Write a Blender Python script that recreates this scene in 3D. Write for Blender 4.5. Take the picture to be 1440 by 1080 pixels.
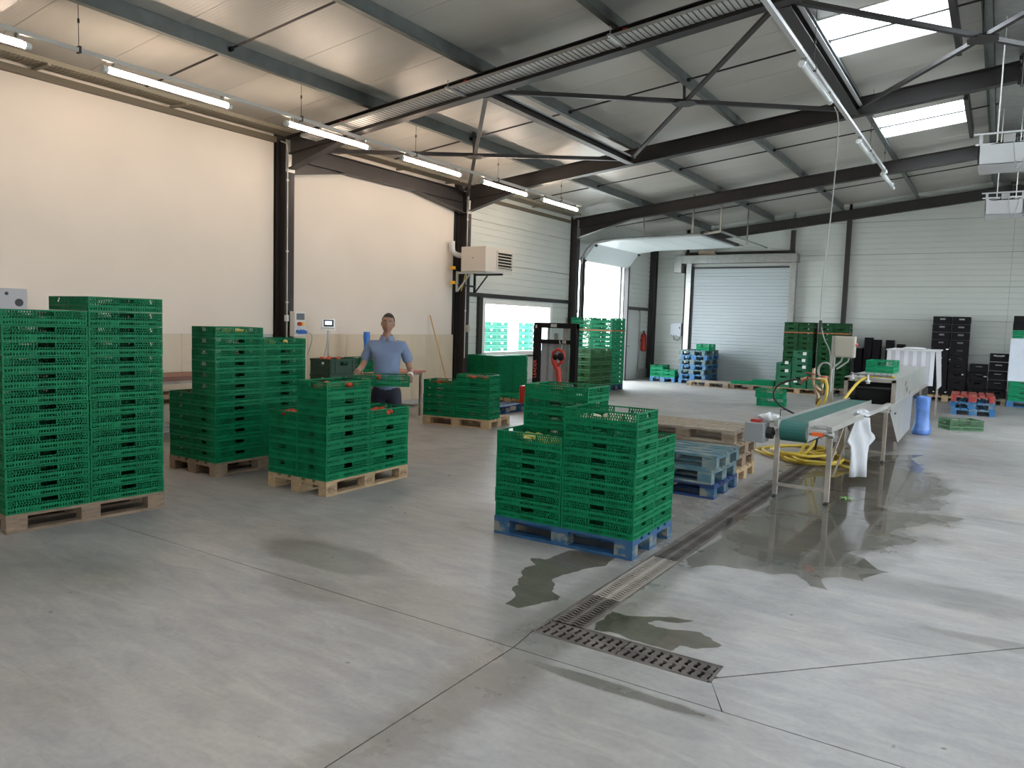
import bpy, bmesh, math, random
from mathutils import Vector, Matrix, Euler
random.seed(7)
R = math.radians
scene = bpy.context.scene
COL = scene.collection
for o in list(bpy.data.objects): bpy.data.objects.remove(o)

# ---------------------------------------------------------------- camera
cd = bpy.data.cameras.new('camera'); cam = bpy.data.objects.new('camera', cd); COL.objects.link(cam)
yaw, pitch, roll, FPX = R(-32.79), R(-4.725), R(1.712), 1060.3
fw = Vector((math.sin(yaw)*math.cos(pitch), math.cos(yaw)*math.cos(pitch), math.sin(pitch)))
rt = fw.cross(Vector((0, 0, 1))).normalized(); up = rt.cross(fw)
r2 = rt*math.cos(roll)+up*math.sin(roll); u2 = -rt*math.sin(roll)+up*math.cos(roll)
cam.matrix_world = Matrix(((r2.x, u2.x, -fw.x, 0), (r2.y, u2.y, -fw.y, 0), (r2.z, u2.z, -fw.z, 1.70), (0, 0, 0, 1)))
cd.sensor_fit = 'HORIZONTAL'; cd.sensor_width = 36; cd.lens = FPX*36/1440; cd.clip_end = 300
scene.camera = cam
# ---------------------------------------------------------------- colour, sky, daylight
scene.view_settings.view_transform = 'Standard'; scene.view_settings.look = 'None'
scene.view_settings.gamma = 1; scene.view_settings.use_curve_mapping = False
scene.view_settings.exposure = 1.38
scene.cycles.max_bounces = 10; scene.cycles.diffuse_bounces = 6; scene.cycles.transparent_max_bounces = 12
scene.cycles.use_denoising = True
scene.cycles.sample_clamp_indirect = 6.0
SKY = 6.5
w = bpy.data.worlds.new('sky'); scene.world = w; w.use_nodes = True
nt = w.node_tree; bg = nt.nodes['Background']; bg.inputs[0].default_value = (0.86, 0.94, 1.0, 1); bg.inputs[1].default_value = SKY
TUBE_STRENGTH = 22.0
TUBE_COLOR = (1.0, 0.78, 0.60)
SUNSTR = 0.0

def portal(loc, rot, sx, sy):
    """sky portal filling an opening: guides sky light, gives none of its own"""
    l = bpy.data.lights.new('sky_portal', 'AREA'); l.shape = 'RECTANGLE'; l.size = sx; l.size_y = sy
    l.cycles.is_portal = True
    o = bpy.data.objects.new('sky_portal', l); COL.objects.link(o); o.location = loc; o.rotation_euler = rot
    return o

# ---------------------------------------------------------------- materials
MATS = {}
def mat(name, col, rough=0.5, metal=0.0, var=0.0, scale=4.0, bump=0.0, bscale=60.0, spec=0.5, col2=None, thr=None, stretch=None, alpha=None):
    if name in MATS: return MATS[name]
    m = bpy.data.materials.new(name); m.use_nodes = True; n = m.node_tree.nodes; L = m.node_tree.links
    b = n['Principled BSDF']; b.inputs['Base Color'].default_value = (*col, 1); b.inputs['Roughness'].default_value = rough
    b.inputs['Metallic'].default_value = metal; b.inputs['Specular IOR Level'].default_value = spec
    tc = n.new('ShaderNodeTexCoord'); src = tc.outputs['Object']
    if stretch:
        mp = n.new('ShaderNodeMapping'); mp.inputs['Scale'].default_value = stretch; L.new(src, mp.inputs[0]); src = mp.outputs[0]
    if var > 0 or col2:
        oi = n.new('ShaderNodeObjectInfo'); ad = n.new('ShaderNodeVectorMath'); ad.operation = 'ADD'
        sc_ = n.new('ShaderNodeVectorMath'); sc_.operation = 'SCALE'; sc_.inputs[0].default_value = (17, 31, 11); L.new(oi.outputs['Random'], sc_.inputs['Scale'])
        L.new(src, ad.inputs[0]); L.new(sc_.outputs[0], ad.inputs[1])
        t = n.new('ShaderNodeTexNoise'); t.inputs['Scale'].default_value = scale; t.inputs['Detail'].default_value = 6; L.new(ad.outputs[0], t.inputs[0])
        rp = n.new('ShaderNodeValToRGB'); L.new(t.outputs[0], rp.inputs[0])
        if col2:
            a, bb = thr or (0.45, 0.6)
            rp.color_ramp.elements[0].position = a; rp.color_ramp.elements[1].position = bb
            rp.color_ramp.elements[0].color = (*col, 1); rp.color_ramp.elements[1].color = (*col2, 1)
        else:
            rp.color_ramp.elements[0].position = 0.3; rp.color_ramp.elements[1].position = 0.7
            rp.color_ramp.elements[0].color = (*[c*(1-var) for c in col], 1); rp.color_ramp.elements[1].color = (*[min(1, c*(1+var)) for c in col], 1)
        L.new(rp.outputs[0], b.inputs['Base Color'])
    if bump > 0:
        t2 = n.new('ShaderNodeTexNoise'); t2.inputs['Scale'].default_value = bscale; t2.inputs['Detail'].default_value = 4; L.new(src, t2.inputs[0])
        bp = n.new('ShaderNodeBump'); bp.inputs['Strength'].default_value = bump; bp.inputs['Distance'].default_value = 0.01; L.new(t2.outputs[0], bp.inputs['Height']); L.new(bp.outputs[0], b.inputs['Normal'])
    MATS[name] = m; return m
def emis(name, col, s):
    m = bpy.data.materials.new(name); m.use_nodes = True; n = m.node_tree.nodes
    b = n['Principled BSDF']; b.inputs['Base Color'].default_value = (1, 1, 1, 1); b.inputs['Emission Color'].default_value = (*col, 1); b.inputs['Emission Strength'].default_value = s
    MATS[name] = m; return m
def seethrough(name, tint, gloss_rough=0.02, fac=None, ior=1.33):
    m = bpy.data.materials.new(name); m.use_nodes = True; n = m.node_tree.nodes; L = m.node_tree.links
    n.remove(n['Principled BSDF']); out = n['Material Output']
    t = n.new('ShaderNodeBsdfTransparent'); t.inputs[0].default_value = (*tint, 1)
    g = n.new('ShaderNodeBsdfGlossy'); g.inputs['Roughness'].default_value = gloss_rough
    fr = n.new('ShaderNodeFresnel'); fr.inputs[0].default_value = ior
    gg = n.new('ShaderNodeNewGeometry'); ms = n.new('ShaderNodeMath'); ms.operation = 'MULTIPLY'; ms.inputs[1].default_value = 1/ior-ior; mm = n.new('ShaderNodeMath'); mm.operation = 'ADD'; mm.inputs[1].default_value = ior
    L.new(gg.outputs['Backfacing'], ms.inputs[0]); L.new(ms.outputs[0], mm.inputs[0]); L.new(mm.outputs[0], fr.inputs[0])
    mx = n.new('ShaderNodeMixShader'); L.new(fr.outputs[0], mx.inputs[0]); L.new(t.outputs[0], mx.inputs[1]); L.new(g.outputs[0], mx.inputs[2]); L.new(mx.outputs[0], out.inputs[0])
    MATS[name] = m; return m

GREEN = mat('crate_green', (0.003, 0.240, 0.092), 0.5, spec=0.16, var=0.18, scale=9)
GREEN_L = mat('crate_green_light', (0.008, 0.38, 0.165), 0.5, spec=0.2, var=0.15, scale=9)
GREEN_D = mat('crate_green_dark', (0.016, 0.10, 0.032), 0.5, spec=0.2, var=0.15, scale=6)
GREEN_O = mat('crate_green_olive', (0.03, 0.16, 0.04), 0.45, var=0.15, scale=6)
BLACKP = mat('black_plastic', (0.006, 0.005, 0.007), 0.5, spec=0.2)
WOOD = mat('pallet_wood', (0.56, 0.39, 0.22), 0.75, var=0.22, scale=3, bump=0.2, stretch=(3, 14, 14))
WOOD_W = mat('pallet_wood_worn', (0.34, 0.24, 0.16), 0.8, var=0.3, scale=3, bump=0.25, stretch=(3, 14, 14))
WOOD_G = mat('pallet_wood_grey', (0.42, 0.35, 0.27), 0.8, var=0.25, scale=3, bump=0.2, stretch=(3, 14, 14))
BLUE = mat('pallet_blue', (0.02, 0.12, 0.30), 0.6, col2=(0.10, 0.20, 0.28), thr=(0.5, 0.75), scale=7, bump=0.15)
BLUE_BL = mat('pallet_blue_block', (0.03, 0.14, 0.28), 0.7, col2=(0.30, 0.30, 0.24), thr=(0.45, 0.55), scale=9, bump=0.2)
BLUE_W = mat('pallet_blue_worn', (0.09, 0.22, 0.28), 0.7, col2=(0.30, 0.36, 0.33), thr=(0.42, 0.62), scale=6, bump=0.2)
BLUE_DK = mat('pallet_blue_dark', (0.01, 0.05, 0.20), 0.6, var=0.2)
BLUE_SKY = mat('pallet_blue_bright', (0.04, 0.24, 0.55), 0.6, col2=(0.28, 0.36, 0.40), thr=(0.5, 0.65), scale=7)
REDP = mat('pallet_red', (0.42, 0.035, 0.03), 0.6, col2=(0.55, 0.25, 0.18), thr=(0.5, 0.7), scale=6, bump=0.1)
STEEL_DK = mat('steel_anthracite', (0.030, 0.026, 0.026), 0.45, var=0.12, scale=3)
GALVO = mat('galvanised_olive', (0.26, 0.235, 0.18), 0.5, metal=0.2)
STEEL_TEAL = mat('steel_galvanised_blue', (0.135, 0.152, 0.15), 0.45, metal=0.25, var=0.18, scale=5)
GALV = mat('galvanised', (0.42, 0.43, 0.42), 0.38, metal=0.7, var=0.12, scale=8)
GALVW = mat('galvanised_pale', (0.55, 0.55, 0.52), 0.5, metal=0.2)
STAIN = mat('stainless', (0.50, 0.49, 0.46), 0.32, metal=0.6, var=0.08, scale=4)
STAIN_W = mat('stainless_worn', (0.33, 0.29, 0.25), 0.5, metal=0.4, var=0.25, scale=6)
WHITE = mat('white_paint', (0.78, 0.77, 0.74), 0.5)
WALLW = mat('wall_white', (0.66, 0.60, 0.53), 0.55, var=0.025, scale=1.2)
WALLP = mat('wall_panel_grey', (0.58, 0.605, 0.57), 0.45, var=0.03, scale=1)
CEILP = mat('ceiling_panel', (0.60, 0.575, 0.53), 0.38, var=0.05, scale=1.3, stretch=(0.3, 2, 1))
def add_ribs(m, axis, pitch, strength):
    n = m.node_tree.nodes; L = m.node_tree.links; b = n['Principled BSDF']; g_ = n.new('ShaderNodeNewGeometry'); w_ = n.new('ShaderNodeTexWave')
    w_.bands_direction = axis; w_.inputs['Scale'].default_value = .314/pitch; w_.inputs['Distortion'].default_value = 0; L.new(g_.outputs['Position'], w_.inputs[0])
    p_ = n.new('ShaderNodeBump'); p_.inputs['Strength'].default_value = strength; p_.inputs['Distance'].default_value = .004; L.new(w_.outputs['Fac'], p_.inputs['Height']); L.new(p_.outputs[0], b.inputs['Normal'])
add_ribs(CEILP, 'Y', .05, .25)
TILE = mat('tile_cream', (0.66, 0.57, 0.43), 0.35, var=0.03, scale=3)
BRICK_G = mat('concrete_plinth', (0.40, 0.40, 0.39), 0.8, var=0.1, scale=5, bump=0.1)
PLAST_W = mat('white_plastic', (0.56, 0.57, 0.58), 0.4)
BEIGE = mat('beige_box', (0.62, 0.58, 0.48), 0.5)
RED = mat('red_paint', (0.60, 0.035, 0.02), 0.35)
REDX = mat('red_plastic', (0.55, 0.04, 0.03), 0.4)
ORANGE = mat('orange_strap', (0.55, 0.16, 0.06), 0.6)
YEL = mat('yellow_hose', (0.80, 0.58, 0.06), 0.4)
YELP = mat('yellow_plastic', (0.80, 0.42, 0.02), 0.4)
RUB = mat('black_rubber', (0.012, 0.012, 0.012), 0.5)
DARKGAP = mat('dark_void', (0.02, 0.018, 0.016), 0.9)
BELT = mat('belt_green', (0.035, 0.17, 0.145), 0.45, var=0.15, scale=3)
TOMATO = mat('tomato_skin', (0.75, 0.10, 0.035), 0.25, var=0.15, scale=3)
SQUASH = mat('squash_skin', (0.62, 0.60, 0.16), 0.4, var=0.25, scale=12)
CAULI = mat('pale_vegetable', (0.62, 0.60, 0.42), 0.6, var=0.3, scale=25)
SKIN = mat('skin', (0.36, 0.19, 0.125), 0.5)
HAIR = mat('hair', (0.025, 0.018, 0.014), 0.6)
SHIRT = mat('shirt_blue', (0.30, 0.38, 0.58), 0.85, var=0.08, scale=6, bump=0.2, bscale=14)
TROUS = mat('trousers_navy', (0.015, 0.015, 0.03), 0.8)
SHOE = mat('shoe', (0.02, 0.02, 0.02), 0.6)
TBLTOP = mat('table_red_brown', (0.30, 0.12, 0.08), 0.5, var=0.1)
TARP = mat('blue_bag', (0.11, 0.26, 0.70), 0.4, var=0.25, scale=9, bump=0.4, bscale=10)
CLOTH = mat('white_sheet', (0.50, 0.51, 0.53), 0.6, bump=0.3, bscale=9)
FILM = mat('white_film', (0.62, 0.68, 0.76), 0.35, var=0.06, bump=0.2, bscale=8)
IRON = mat('cast_iron', (0.09, 0.072, 0.062), 0.65, col2=(0.22, 0.19, 0.16), thr=(0.35, 0.75), scale=5)
IRON_L = mat('cast_iron_dusty', (0.42, 0.37, 0.32), 0.7, col2=(0.24, 0.21, 0.18), thr=(0.5, 0.75), scale=5)
LAMP = emis('lamp_glow', TUBE_COLOR, TUBE_STRENGTH)
TUBEOFF = mat('lamp_tube_off', (0.70, 0.72, 0.72), 0.25)
GLASS = seethrough('window_glass', (0.93, 0.97, 0.98), ior=1.45)
POLY = seethrough('skylight_glazing', (0.97, 0.98, 1.0), 0.1, ior=1.3)
WATER2 = seethrough('water_film_thin', (0.84, 0.83, 0.80), 0.06, ior=1.42)
WATER = seethrough('water_film', (0.64, 0.625, 0.58), 0.05, ior=1.4)
CLEARP = seethrough('clear_plastic', (0.80, 0.83, 0.86), 0.1, ior=1.6)
LEAF = mat('foliage', (0.05, 0.11, 0.05), 0.7, var=0.4, scale=5)
OUTG = mat('yard_concrete', (0.55, 0.54, 0.50), 0.9, var=0.05)
LETW = mat('letter_white', (0.8, 0.8, 0.78), 0.5)
LETR = mat('letter_red', (0.7, 0.12, 0.08), 0.5)
SCREEN = emis('screen_glow', (0.45, 0.52, 0.75), 0.6)
BLUEPL = mat('blue_plug', (0.03, 0.16, 0.55), 0.4)
SMOKE = mat('smoked_cover', (0.12, 0.15, 0.17), 0.2)
CABLE = mat('grey_cable', (0.35, 0.35, 0.34), 0.5)

def scale_mat(m, k):
    for nd in m.node_tree.nodes:
        if nd.type == 'VALTORGB':
            for e_ in nd.color_ramp.elements: e_.color = tuple(c_*k for c_ in e_.color[:3])+(1,)
        if nd.type == 'BSDF_PRINCIPLED':
            c_ = nd.inputs['Base Color'].default_value; nd.inputs['Base Color'].default_value = (c_[0]*k, c_[1]*k, c_[2]*k, 1)
for m_ in (GREEN, GREEN_L, GREEN_D, GREEN_O): scale_mat(m_, .62)
for m_ in (WOOD, WOOD_W, WOOD_G, REDP, TBLTOP, BELT, TARP, BEIGE, YEL, TOMATO, SQUASH, CAULI, RED, REDX, ORANGE, IRON, IRON_L): scale_mat(m_, .66)
scale_mat(TILE, .85)
for m_ in (BLUE, BLUE_BL, BLUE_W, BLUE_DK, BLUE_SKY, SHIRT): scale_mat(m_, .55)
scale_mat(SKIN, .85)
def floor_mat():
    m = bpy.data.materials.new('concrete_floor'); m.use_nodes = True; n = m.node_tree.nodes; L = m.node_tree.links
    b = n['Principled BSDF']; g = n.new('ShaderNodeNewGeometry')
    def noise(scale, det=6, rough=0.55, st=None, dist=0):
        t = n.new('ShaderNodeTexNoise'); t.inputs['Scale'].default_value = scale; t.inputs['Detail'].default_value = det; t.inputs['Roughness'].default_value = rough; t.inputs['Distortion'].default_value = dist
        if st:
            mp = n.new('ShaderNodeMapping'); mp.inputs['Scale'].default_value = st; mp.inputs['Rotation'].default_value = (0, 0, 0.5); L.new(g.outputs['Position'], mp.inputs[0]); L.new(mp.outputs[0], t.inputs[0])
        else: L.new(g.outputs['Position'], t.inputs[0])
        return t.outputs[0]
    def ramp(src, a, b_, ca, cb):
        r = n.new('ShaderNodeValToRGB'); r.color_ramp.elements[0].position = a; r.color_ramp.elements[1].position = b_
        r.color_ramp.elements[0].color = (*ca, 1); r.color_ramp.elements[1].color = (*cb, 1); L.new(src, r.inputs[0]); return r.outputs[0]
    def mix(f, a, c, mode='MIX'):
        x = n.new('ShaderNodeMix'); x.data_type = 'RGBA'; x.blend_type = mode
        if isinstance(f, float): x.inputs[0].default_value = f
        else: L.new(f, x.inputs[0])
        for s, v in ((6, a), (7, c)):
            if isinstance(v, tuple): x.inputs[s].default_value = (*v, 1)
            else: L.new(v, x.inputs[s])
        return x.outputs[2]
    def math_(op, a, c=None, cl=False):
        x = n.new('ShaderNodeMath'); x.operation = op; x.use_clamp = cl
        for i, v in ((0, a), (1, c)):
            if v is None: continue
            if isinstance(v, (int, float)): x.inputs[i].default_value = v
            else: L.new(v, x.inputs[i])
        return x.outputs[0]
    base = ramp(noise(0.5, 8, 0.6, None, 0.6), 0.30, 0.70, (0.25, 0.243, 0.232), (0.425, 0.413, 0.396))
    sw = ramp(noise(2.2, 8, 0.65, (1, 3.5, 1), 1.0), 0.35, 0.7, (0.80, 0.80, 0.82), (1.08, 1.07, 1.05))
    c = mix(1.0, base, sw, 'MULTIPLY')
    warm = ramp(noise(0.9, 4, 0.5), 0.5, 0.75, (1, 1, 1), (1.03, 0.965, 0.90))
    c = mix(1.0, c, warm, 'MULTIPLY')
    fine = ramp(noise(30, 4), 0.35, 0.65, (0.95, 0.95, 0.95), (1.04, 1.04, 1.04)); c = mix(1.0, c, fine, 'MULTIPLY')
    # scattered dark specks of dirt
    sp = ramp(noise(9, 2, 0.4), 0.765, 0.80, (1, 1, 1), (0.30, 0.28, 0.25)); c = mix(1.0, c, sp, 'MULTIPLY')
    # damp stains: soft ellipses broken by noise
    sx = n.new('ShaderNodeSeparateXYZ'); L.new(g.outputs['Position'], sx.inputs[0])
    wob = math_('MULTIPLY', math_('SUBTRACT', noise(2.5, 8, 0.7), 0.5), 2.2)
    damp = None
    for (cx, cy, ax, ay, k) in ((-1.25, 6.6, .62, 1.3, .9), (-2.35, 6.1, .5, 1.2, .8), (-1.2, 8.5, .9, 3.0, 1.0), (-0.8, 13.0, 1.2, 2.2, 0.35), (-3.0, 6.6, 0.9, 1.2, 0.6), (-2.7, 3.4, 1.2, 0.35, 0.35), (-3.9, 3.7, 0.7, 0.25, 0.6), (-3.5, 3.2, 0.45, 0.15, .5), (0.3, 4.9, 0.7, 0.08, 0.5), (0.0, 5.6, 1.2, 0.25, 0.45), (-2.0, 3.25, 0.15, 0.2, .6), (-1.5, 3.15, 0.6, 0.05, 0.9), (-1.95, 7, .3, 6, .7)):
        dx = math_('DIVIDE', math_('SUBTRACT', sx.outputs[0], cx), ax); dy = math_('DIVIDE', math_('SUBTRACT', sx.outputs[1], cy), ay)
        d = math_('ADD', math_('MULTIPLY', dx, dx), math_('MULTIPLY', dy, dy))
        f = math_('SUBTRACT', 1.25, math_('ADD', d, wob)); f = math_('MULTIPLY', math_('MULTIPLY', f, 1.6, True), k)
        damp = f if damp is None else math_('MAXIMUM', damp, f)
    c = mix(damp, c, mix(1.0, c, (0.50, 0.485, 0.455), 'MULTIPLY'))
    L.new(c, b.inputs['Base Color'])
    rr = math_('SUBTRACT', 0.46, math_('MULTIPLY', damp, 0.24)); rr = math_('ADD', rr, math_('MULTIPLY', math_('SUBTRACT', noise(4), 0.5), 0.25))
    L.new(rr, b.inputs['Roughness']); b.inputs['Specular IOR Level'].default_value = 0.5
    bp = n.new('ShaderNodeBump'); bp.inputs['Strength'].default_value = 0.06; bp.inputs['Distance'].default_value = 0.01; L.new(noise(14, 6), bp.inputs['Height']); L.new(bp.outputs[0], b.inputs['Normal'])
    return m
FLOOR = floor_mat()

# ---------------------------------------------------------------- mesh helpers
class MB:
    def __init__(s): s.v = []; s.f = []
    def quad(s, pts):
        i = len(s.v); s.v += [tuple(p) for p in pts]; s.f.append(tuple(range(i, i+len(pts)))); return s
    def box(s, x0, x1, y0, y1, z0, z1, mx=None):
        i = len(s.v)
        P = [(x0, y0, z0), (x1, y0, z0), (x1, y1, z0), (x0, y1, z0), (x0, y0, z1), (x1, y0, z1), (x1, y1, z1), (x0, y1, z1)]
        if mx: P = [tuple(mx @ Vector(p)) for p in P]
        s.v += P
        s.f += [(i, i+3, i+2, i+1), (i+4, i+5, i+6, i+7), (i, i+1, i+5, i+4), (i+1, i+2, i+6, i+5), (i+2, i+3, i+7, i+6), (i+3, i, i+4, i+7)]
        return s
    def bar(s, a, b, w, h, upv=(0, 0, 1), taper=None):
        """rectangular bar from a to b; w across, h along upv, centred"""
        a = Vector(a); b = Vector(b); d = (b-a).normalized(); u = Vector(upv); sd = d.cross(u).normalized(); u = sd.cross(d)
        i = len(s.v); 
        for k, p in enumerate((a, b)):
            ww, hh = (w, h) if (k == 0 or not taper) else taper
            for q, r_ in ((-1, -1), (1, -1), (1, 1), (-1, 1)): s.v.append(tuple(p+sd*q*ww/2+u*r_*hh/2))
        s.f += [(i, i+1, i+2, i+3), (i+7, i+6, i+5, i+4), (i, i+4, i+5, i+1), (i+1, i+5, i+6, i+2), (i+2, i+6, i+7, i+3), (i+3, i+7, i+4, i)]
        return s
    def tube(s, pts, r, n=8, cap=True, closed=False):
        pts = [Vector(p) for p in pts]; rings = []; N = len(pts); prev = None
        for k, p in enumerate(pts):
            if closed: d = pts[(k+1) % N]-pts[k-1]
            else: d = pts[min(k+1, N-1)]-pts[max(k-1, 0)]
            d.normalize()
            if prev is None:
                u = Vector((0, 0, 1)) if abs(d.z) < 0.9 else Vector((1, 0, 0))
                a = d.cross(u).normalized()
            else: a = (prev - d*prev.dot(d)).normalized()
            prev = a; b = d.cross(a); i = len(s.v); rr = r[k] if isinstance(r, (list, tuple)) else r
            for j in range(n):
                t = 2*math.pi*j/n; s.v.append(tuple(p+(a*math.cos(t)+b*math.sin(t))*rr))
            rings.append(i)
        M = N if closed else N-1
        for k in range(M):
            i, j2 = rings[k], rings[(k+1) % N]
            for j in range(n): s.f.append((i+j, i+(j+1) % n, j2+(j+1) % n, j2+j))
        if cap and not closed:
            s.f.append(tuple(rings[0]+j for j in range(n))[::-1]); s.f.append(tuple(rings[-1]+j for j in range(n)))
        return s
    def prism(s, poly, z0, z1, mx=None):
        i = len(s.v); n = len(poly); P = [(x, y, z0) for x, y in poly]+[(x, y, z1) for x, y in poly]
        if mx: P = [tuple(mx @ Vector(p)) for p in P]
        s.v += P; s.f.append(tuple(range(i, i+n))[::-1]); s.f.append(tuple(range(i+n, i+2*n)))
        for k in range(n): s.f.append((i+k, i+(k+1) % n, i+n+(k+1) % n, i+n+k))
        return s
    def sphere(s, c, r, seg=12, rg=8, sc=(1, 1, 1)):
        i = len(s.v); c = Vector(c)
        for a in range(rg+1):
            th = math.pi*a/rg
            for b in range(seg):
                ph = 2*math.pi*b/seg
                s.v.append((c.x+r*sc[0]*math.sin(th)*math.cos(ph), c.y+r*sc[1]*math.sin(th)*math.sin(ph), c.z+r*sc[2]*math.cos(th)))
        for a in range(rg):
            for b in range(seg): s.f.append((i+a*seg+b, i+(a+1)*seg+b, i+(a+1)*seg+(b+1) % seg, i+a*seg+(b+1) % seg))
        return s
    def mesh(s, name, m, smooth=False):
        me = bpy.data.meshes.new(name); me.from_pydata(s.v, [], s.f); me.materials.append(m)
        bm = bmesh.new(); bm.from_mesh(me); bmesh.ops.recalc_face_normals(bm, faces=bm.faces); bm.to_mesh(me); bm.free()
        if smooth:
            for p in me.polygons: p.use_smooth = True
        me.update(); return me
    def build(s, name, m, parent=None, smooth=False, bevel=0, loc=None, rz=None):
        o = bpy.data.objects.new(name, s.mesh(name, m, smooth)); COL.objects.link(o)
        if parent is not None: o.parent = parent
        if loc: o.location = loc
        if rz is not None: o.rotation_euler.z = rz
        if bevel:
            md = o.modifiers.new('bevel', 'BEVEL'); md.width = bevel; md.segments = 2; md.limit_method = 'ANGLE'
        return o
def tag(o, label=None, cat=None, group=None, kind=None):
    if label: o['label'] = label
    if cat: o['category'] = cat
    if group: o['group'] = group
    if kind: o['kind'] = kind
    return o
def empty(name, loc=(0, 0, 0), rz=0, **k):
    o = bpy.data.objects.new(name, None); COL.objects.link(o); o.location = loc; o.rotation_euler = (0, 0, rz); o.empty_display_size = .1
    return tag(o, **k)
def inst(name, mesh, parent=None, loc=(0, 0, 0), rot=(0, 0, 0)):
    o = bpy.data.objects.new(name, mesh); COL.objects.link(o)
    if parent is not None: o.parent = parent
    o.location = loc; o.rotation_euler = rot; return o
def copy_tree(o, parent=None):
    c = o.copy(); COL.objects.link(c)
    if parent is not None: c.parent = parent
    for ch in o.children: copy_tree(ch, c)
    return c
def text(name, body, size, m, parent, loc, rot, label=None):
    cu = bpy.data.curves.new(name, 'FONT'); cu.body = body; cu.size = size; cu.extrude = 0.0008; cu.align_x = 'CENTER'; cu.align_y = 'CENTER'
    cu.materials.append(m); o = bpy.data.objects.new(name, cu); me = bpy.data.meshes.new_from_object(o)
    bpy.data.objects.remove(o); q = bpy.data.objects.new(name, me); COL.objects.link(q); q.location = loc; q.rotation_euler = rot
    if parent is not None: q.parent = parent
    return q
def ST(o): o['kind'] = 'structure'; return o

# ================================================================ THE SHELL
WX, EX, BY, NY = -9.76, 9.76, 23.4, -6.0     # wall planes
SL = 0.112
def rb(x): return 5.27-SL*abs(x)            # rafter underside
def zc(x): return 5.74-SL*abs(x)            # ceiling panel underside

# floor slabs parted by saw cuts, drain channel left open
floor = ST(MB().box(WX-1, EX+1, NY-1, BY+1, -0.30, -0.112).build('floor', DARKGAP))
g = 0.0035
def slab(poly):
    return MB().prism(poly, -0.11, 0).build('floor_slab', FLOOR, floor)
DX0, DX1, DY0, DY1, DXE, DYE = -2.062, -1.842, 3.475, 3.685, -1.06, 12.4
JX, JY = -2.03, 3.24
slab([(WX-.5, NY-.5), (JX-g, NY-.5), (JX-g, JY-g), (WX-.5, JY-g)])
slab([(JX+g, NY-.5), (EX+.5, NY-.5), (EX+.5, JY-g), (JX+g, JY-g)])
slab([(WX-.5, JY+g), (JX-g, JY+g), (DX0, DY0), (DX0, DYE), (WX-.5, DYE)])
slab([(WX-.5, DYE+g), (DX0, DYE+g), (DX0, BY+.5), (WX-.5, BY+.5)])
slab([(JX+g, JY+g), (-.93, JY+g), (DXE+.012, DY0), (DX0+.008, DY0)])
slab([(-.93+2*g, JY+g), (EX+.5, JY+g), (EX+.5, 8.2), (3.27, 8.2), (DXE+.006, 3.53), (DXE+.006, 3.49)])
slab([(DX1, DY1), (DXE, DY1), (DXE, 3.56), (DXE+.02, 3.56), (3.255, 8.2-g), (DX1, 8.2-g)])
slab([(DX1, 8.2+g), (EX+.5, 8.2+g), (EX+.5, DYE), (DX1, DYE)])
slab([(DX0, DYE+g), (EX+.5, DYE+g), (EX+.5, BY+.5), (DX0, BY+.5)])

jf = MB()
jf.box(WX-.5, EX+.5, JY-.006, JY+.006, -.02, -.004).box(JX-.006, JX+.006, NY-.5, JY+.2, -.02, -.004).box(DX1, EX+.5, 8.194, 8.206, -.02, -.004).bar((DXE, 3.53, -.012), (3.27, 8.2, -.012), .012, .016).bar((JX, JY, -.012), (DX0, DY0, -.012), .012, .016).bar((-.926, JY, -.012), (DXE, DY0, -.012), .014, .016)
jf.build('joint_filler', DARKGAP, floor)
# drain
drain = empty('floor_drain', (0, 0, 0), label='long floor drain with cast gratings, running under the conveyor and turning a corner', cat='drain')
c = MB()
c.box(DX0, DX1, DY0, DYE, -.112, -.108); c.box(DX0, DXE, DY0, DY1, -.107, -.103)
c.build('channel', DARKGAP, drain)
e = MB()
e.box(DX0-.004, DX0+.012, DY0, DYE, -.05, .0015).box(DX1-.012, DX1+.004, DY1, DYE, -.05, .0015)
e.box(DX0, DXE, DY0-.004, DY0+.012, -.05, .0015).box(DX1, DXE, DY1-.012, DY1+.004, -.05, .0015).box(DXE-.012, DXE+.004, DY0, DY1, -.05, .0015)
e.build('channel_edge', IRON, drain)
def grate_mesh(m, length=.496, wd=.194, n=15, gap=.018, s_amp=.010):
    b = MB(); h = .022; hw = wd/2
    b.box(-hw, -hw+.012, 0, length, -h, 0).box(hw-.012, hw, 0, length, -h, 0).box(-.009, .009, 0, length, -h, 0)
    p = length/n
    for sgn in (-1, 1):
        x0, x1 = (.009, hw-.012) if sgn > 0 else (-hw+.012, -.009)
        for k in range(n):
            yc = (k+.5)*p; L_, R_ = [], []
            for j in range(6):
                t = j/5; x = x0+(x1-x0)*t; yy = yc+s_amp*math.sin(2*math.pi*t)*1.0+(t-.5)*.010
                wv = (p-gap)/2+(.0025 if j in (0, 5) else 0)
                L_.append((x, yy-wv)); R_.append((x, yy+wv))
            poly = L_+R_[::-1]; b.prism(poly, -.007, -.0005)
    return b.mesh('grating', m)
gd, gl = grate_mesh(IRON), grate_mesh(IRON_L)
k = 0; y = DY1+.004
while y+.5 < DYE:
    o = inst('grating', gl if k in (1, 2) else gd, drain, ((DX0+DX1)/2, y, 0)); k += 1; y += .5
gb = grate_mesh(IRON, .496, .184, 10, .021, .007)
for x in (DX0+.012+.496, DXE-.012): inst('grating', gb, drain, (x, (DY0+DY1)/2, 0), (0, 0, R(90)))

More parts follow.
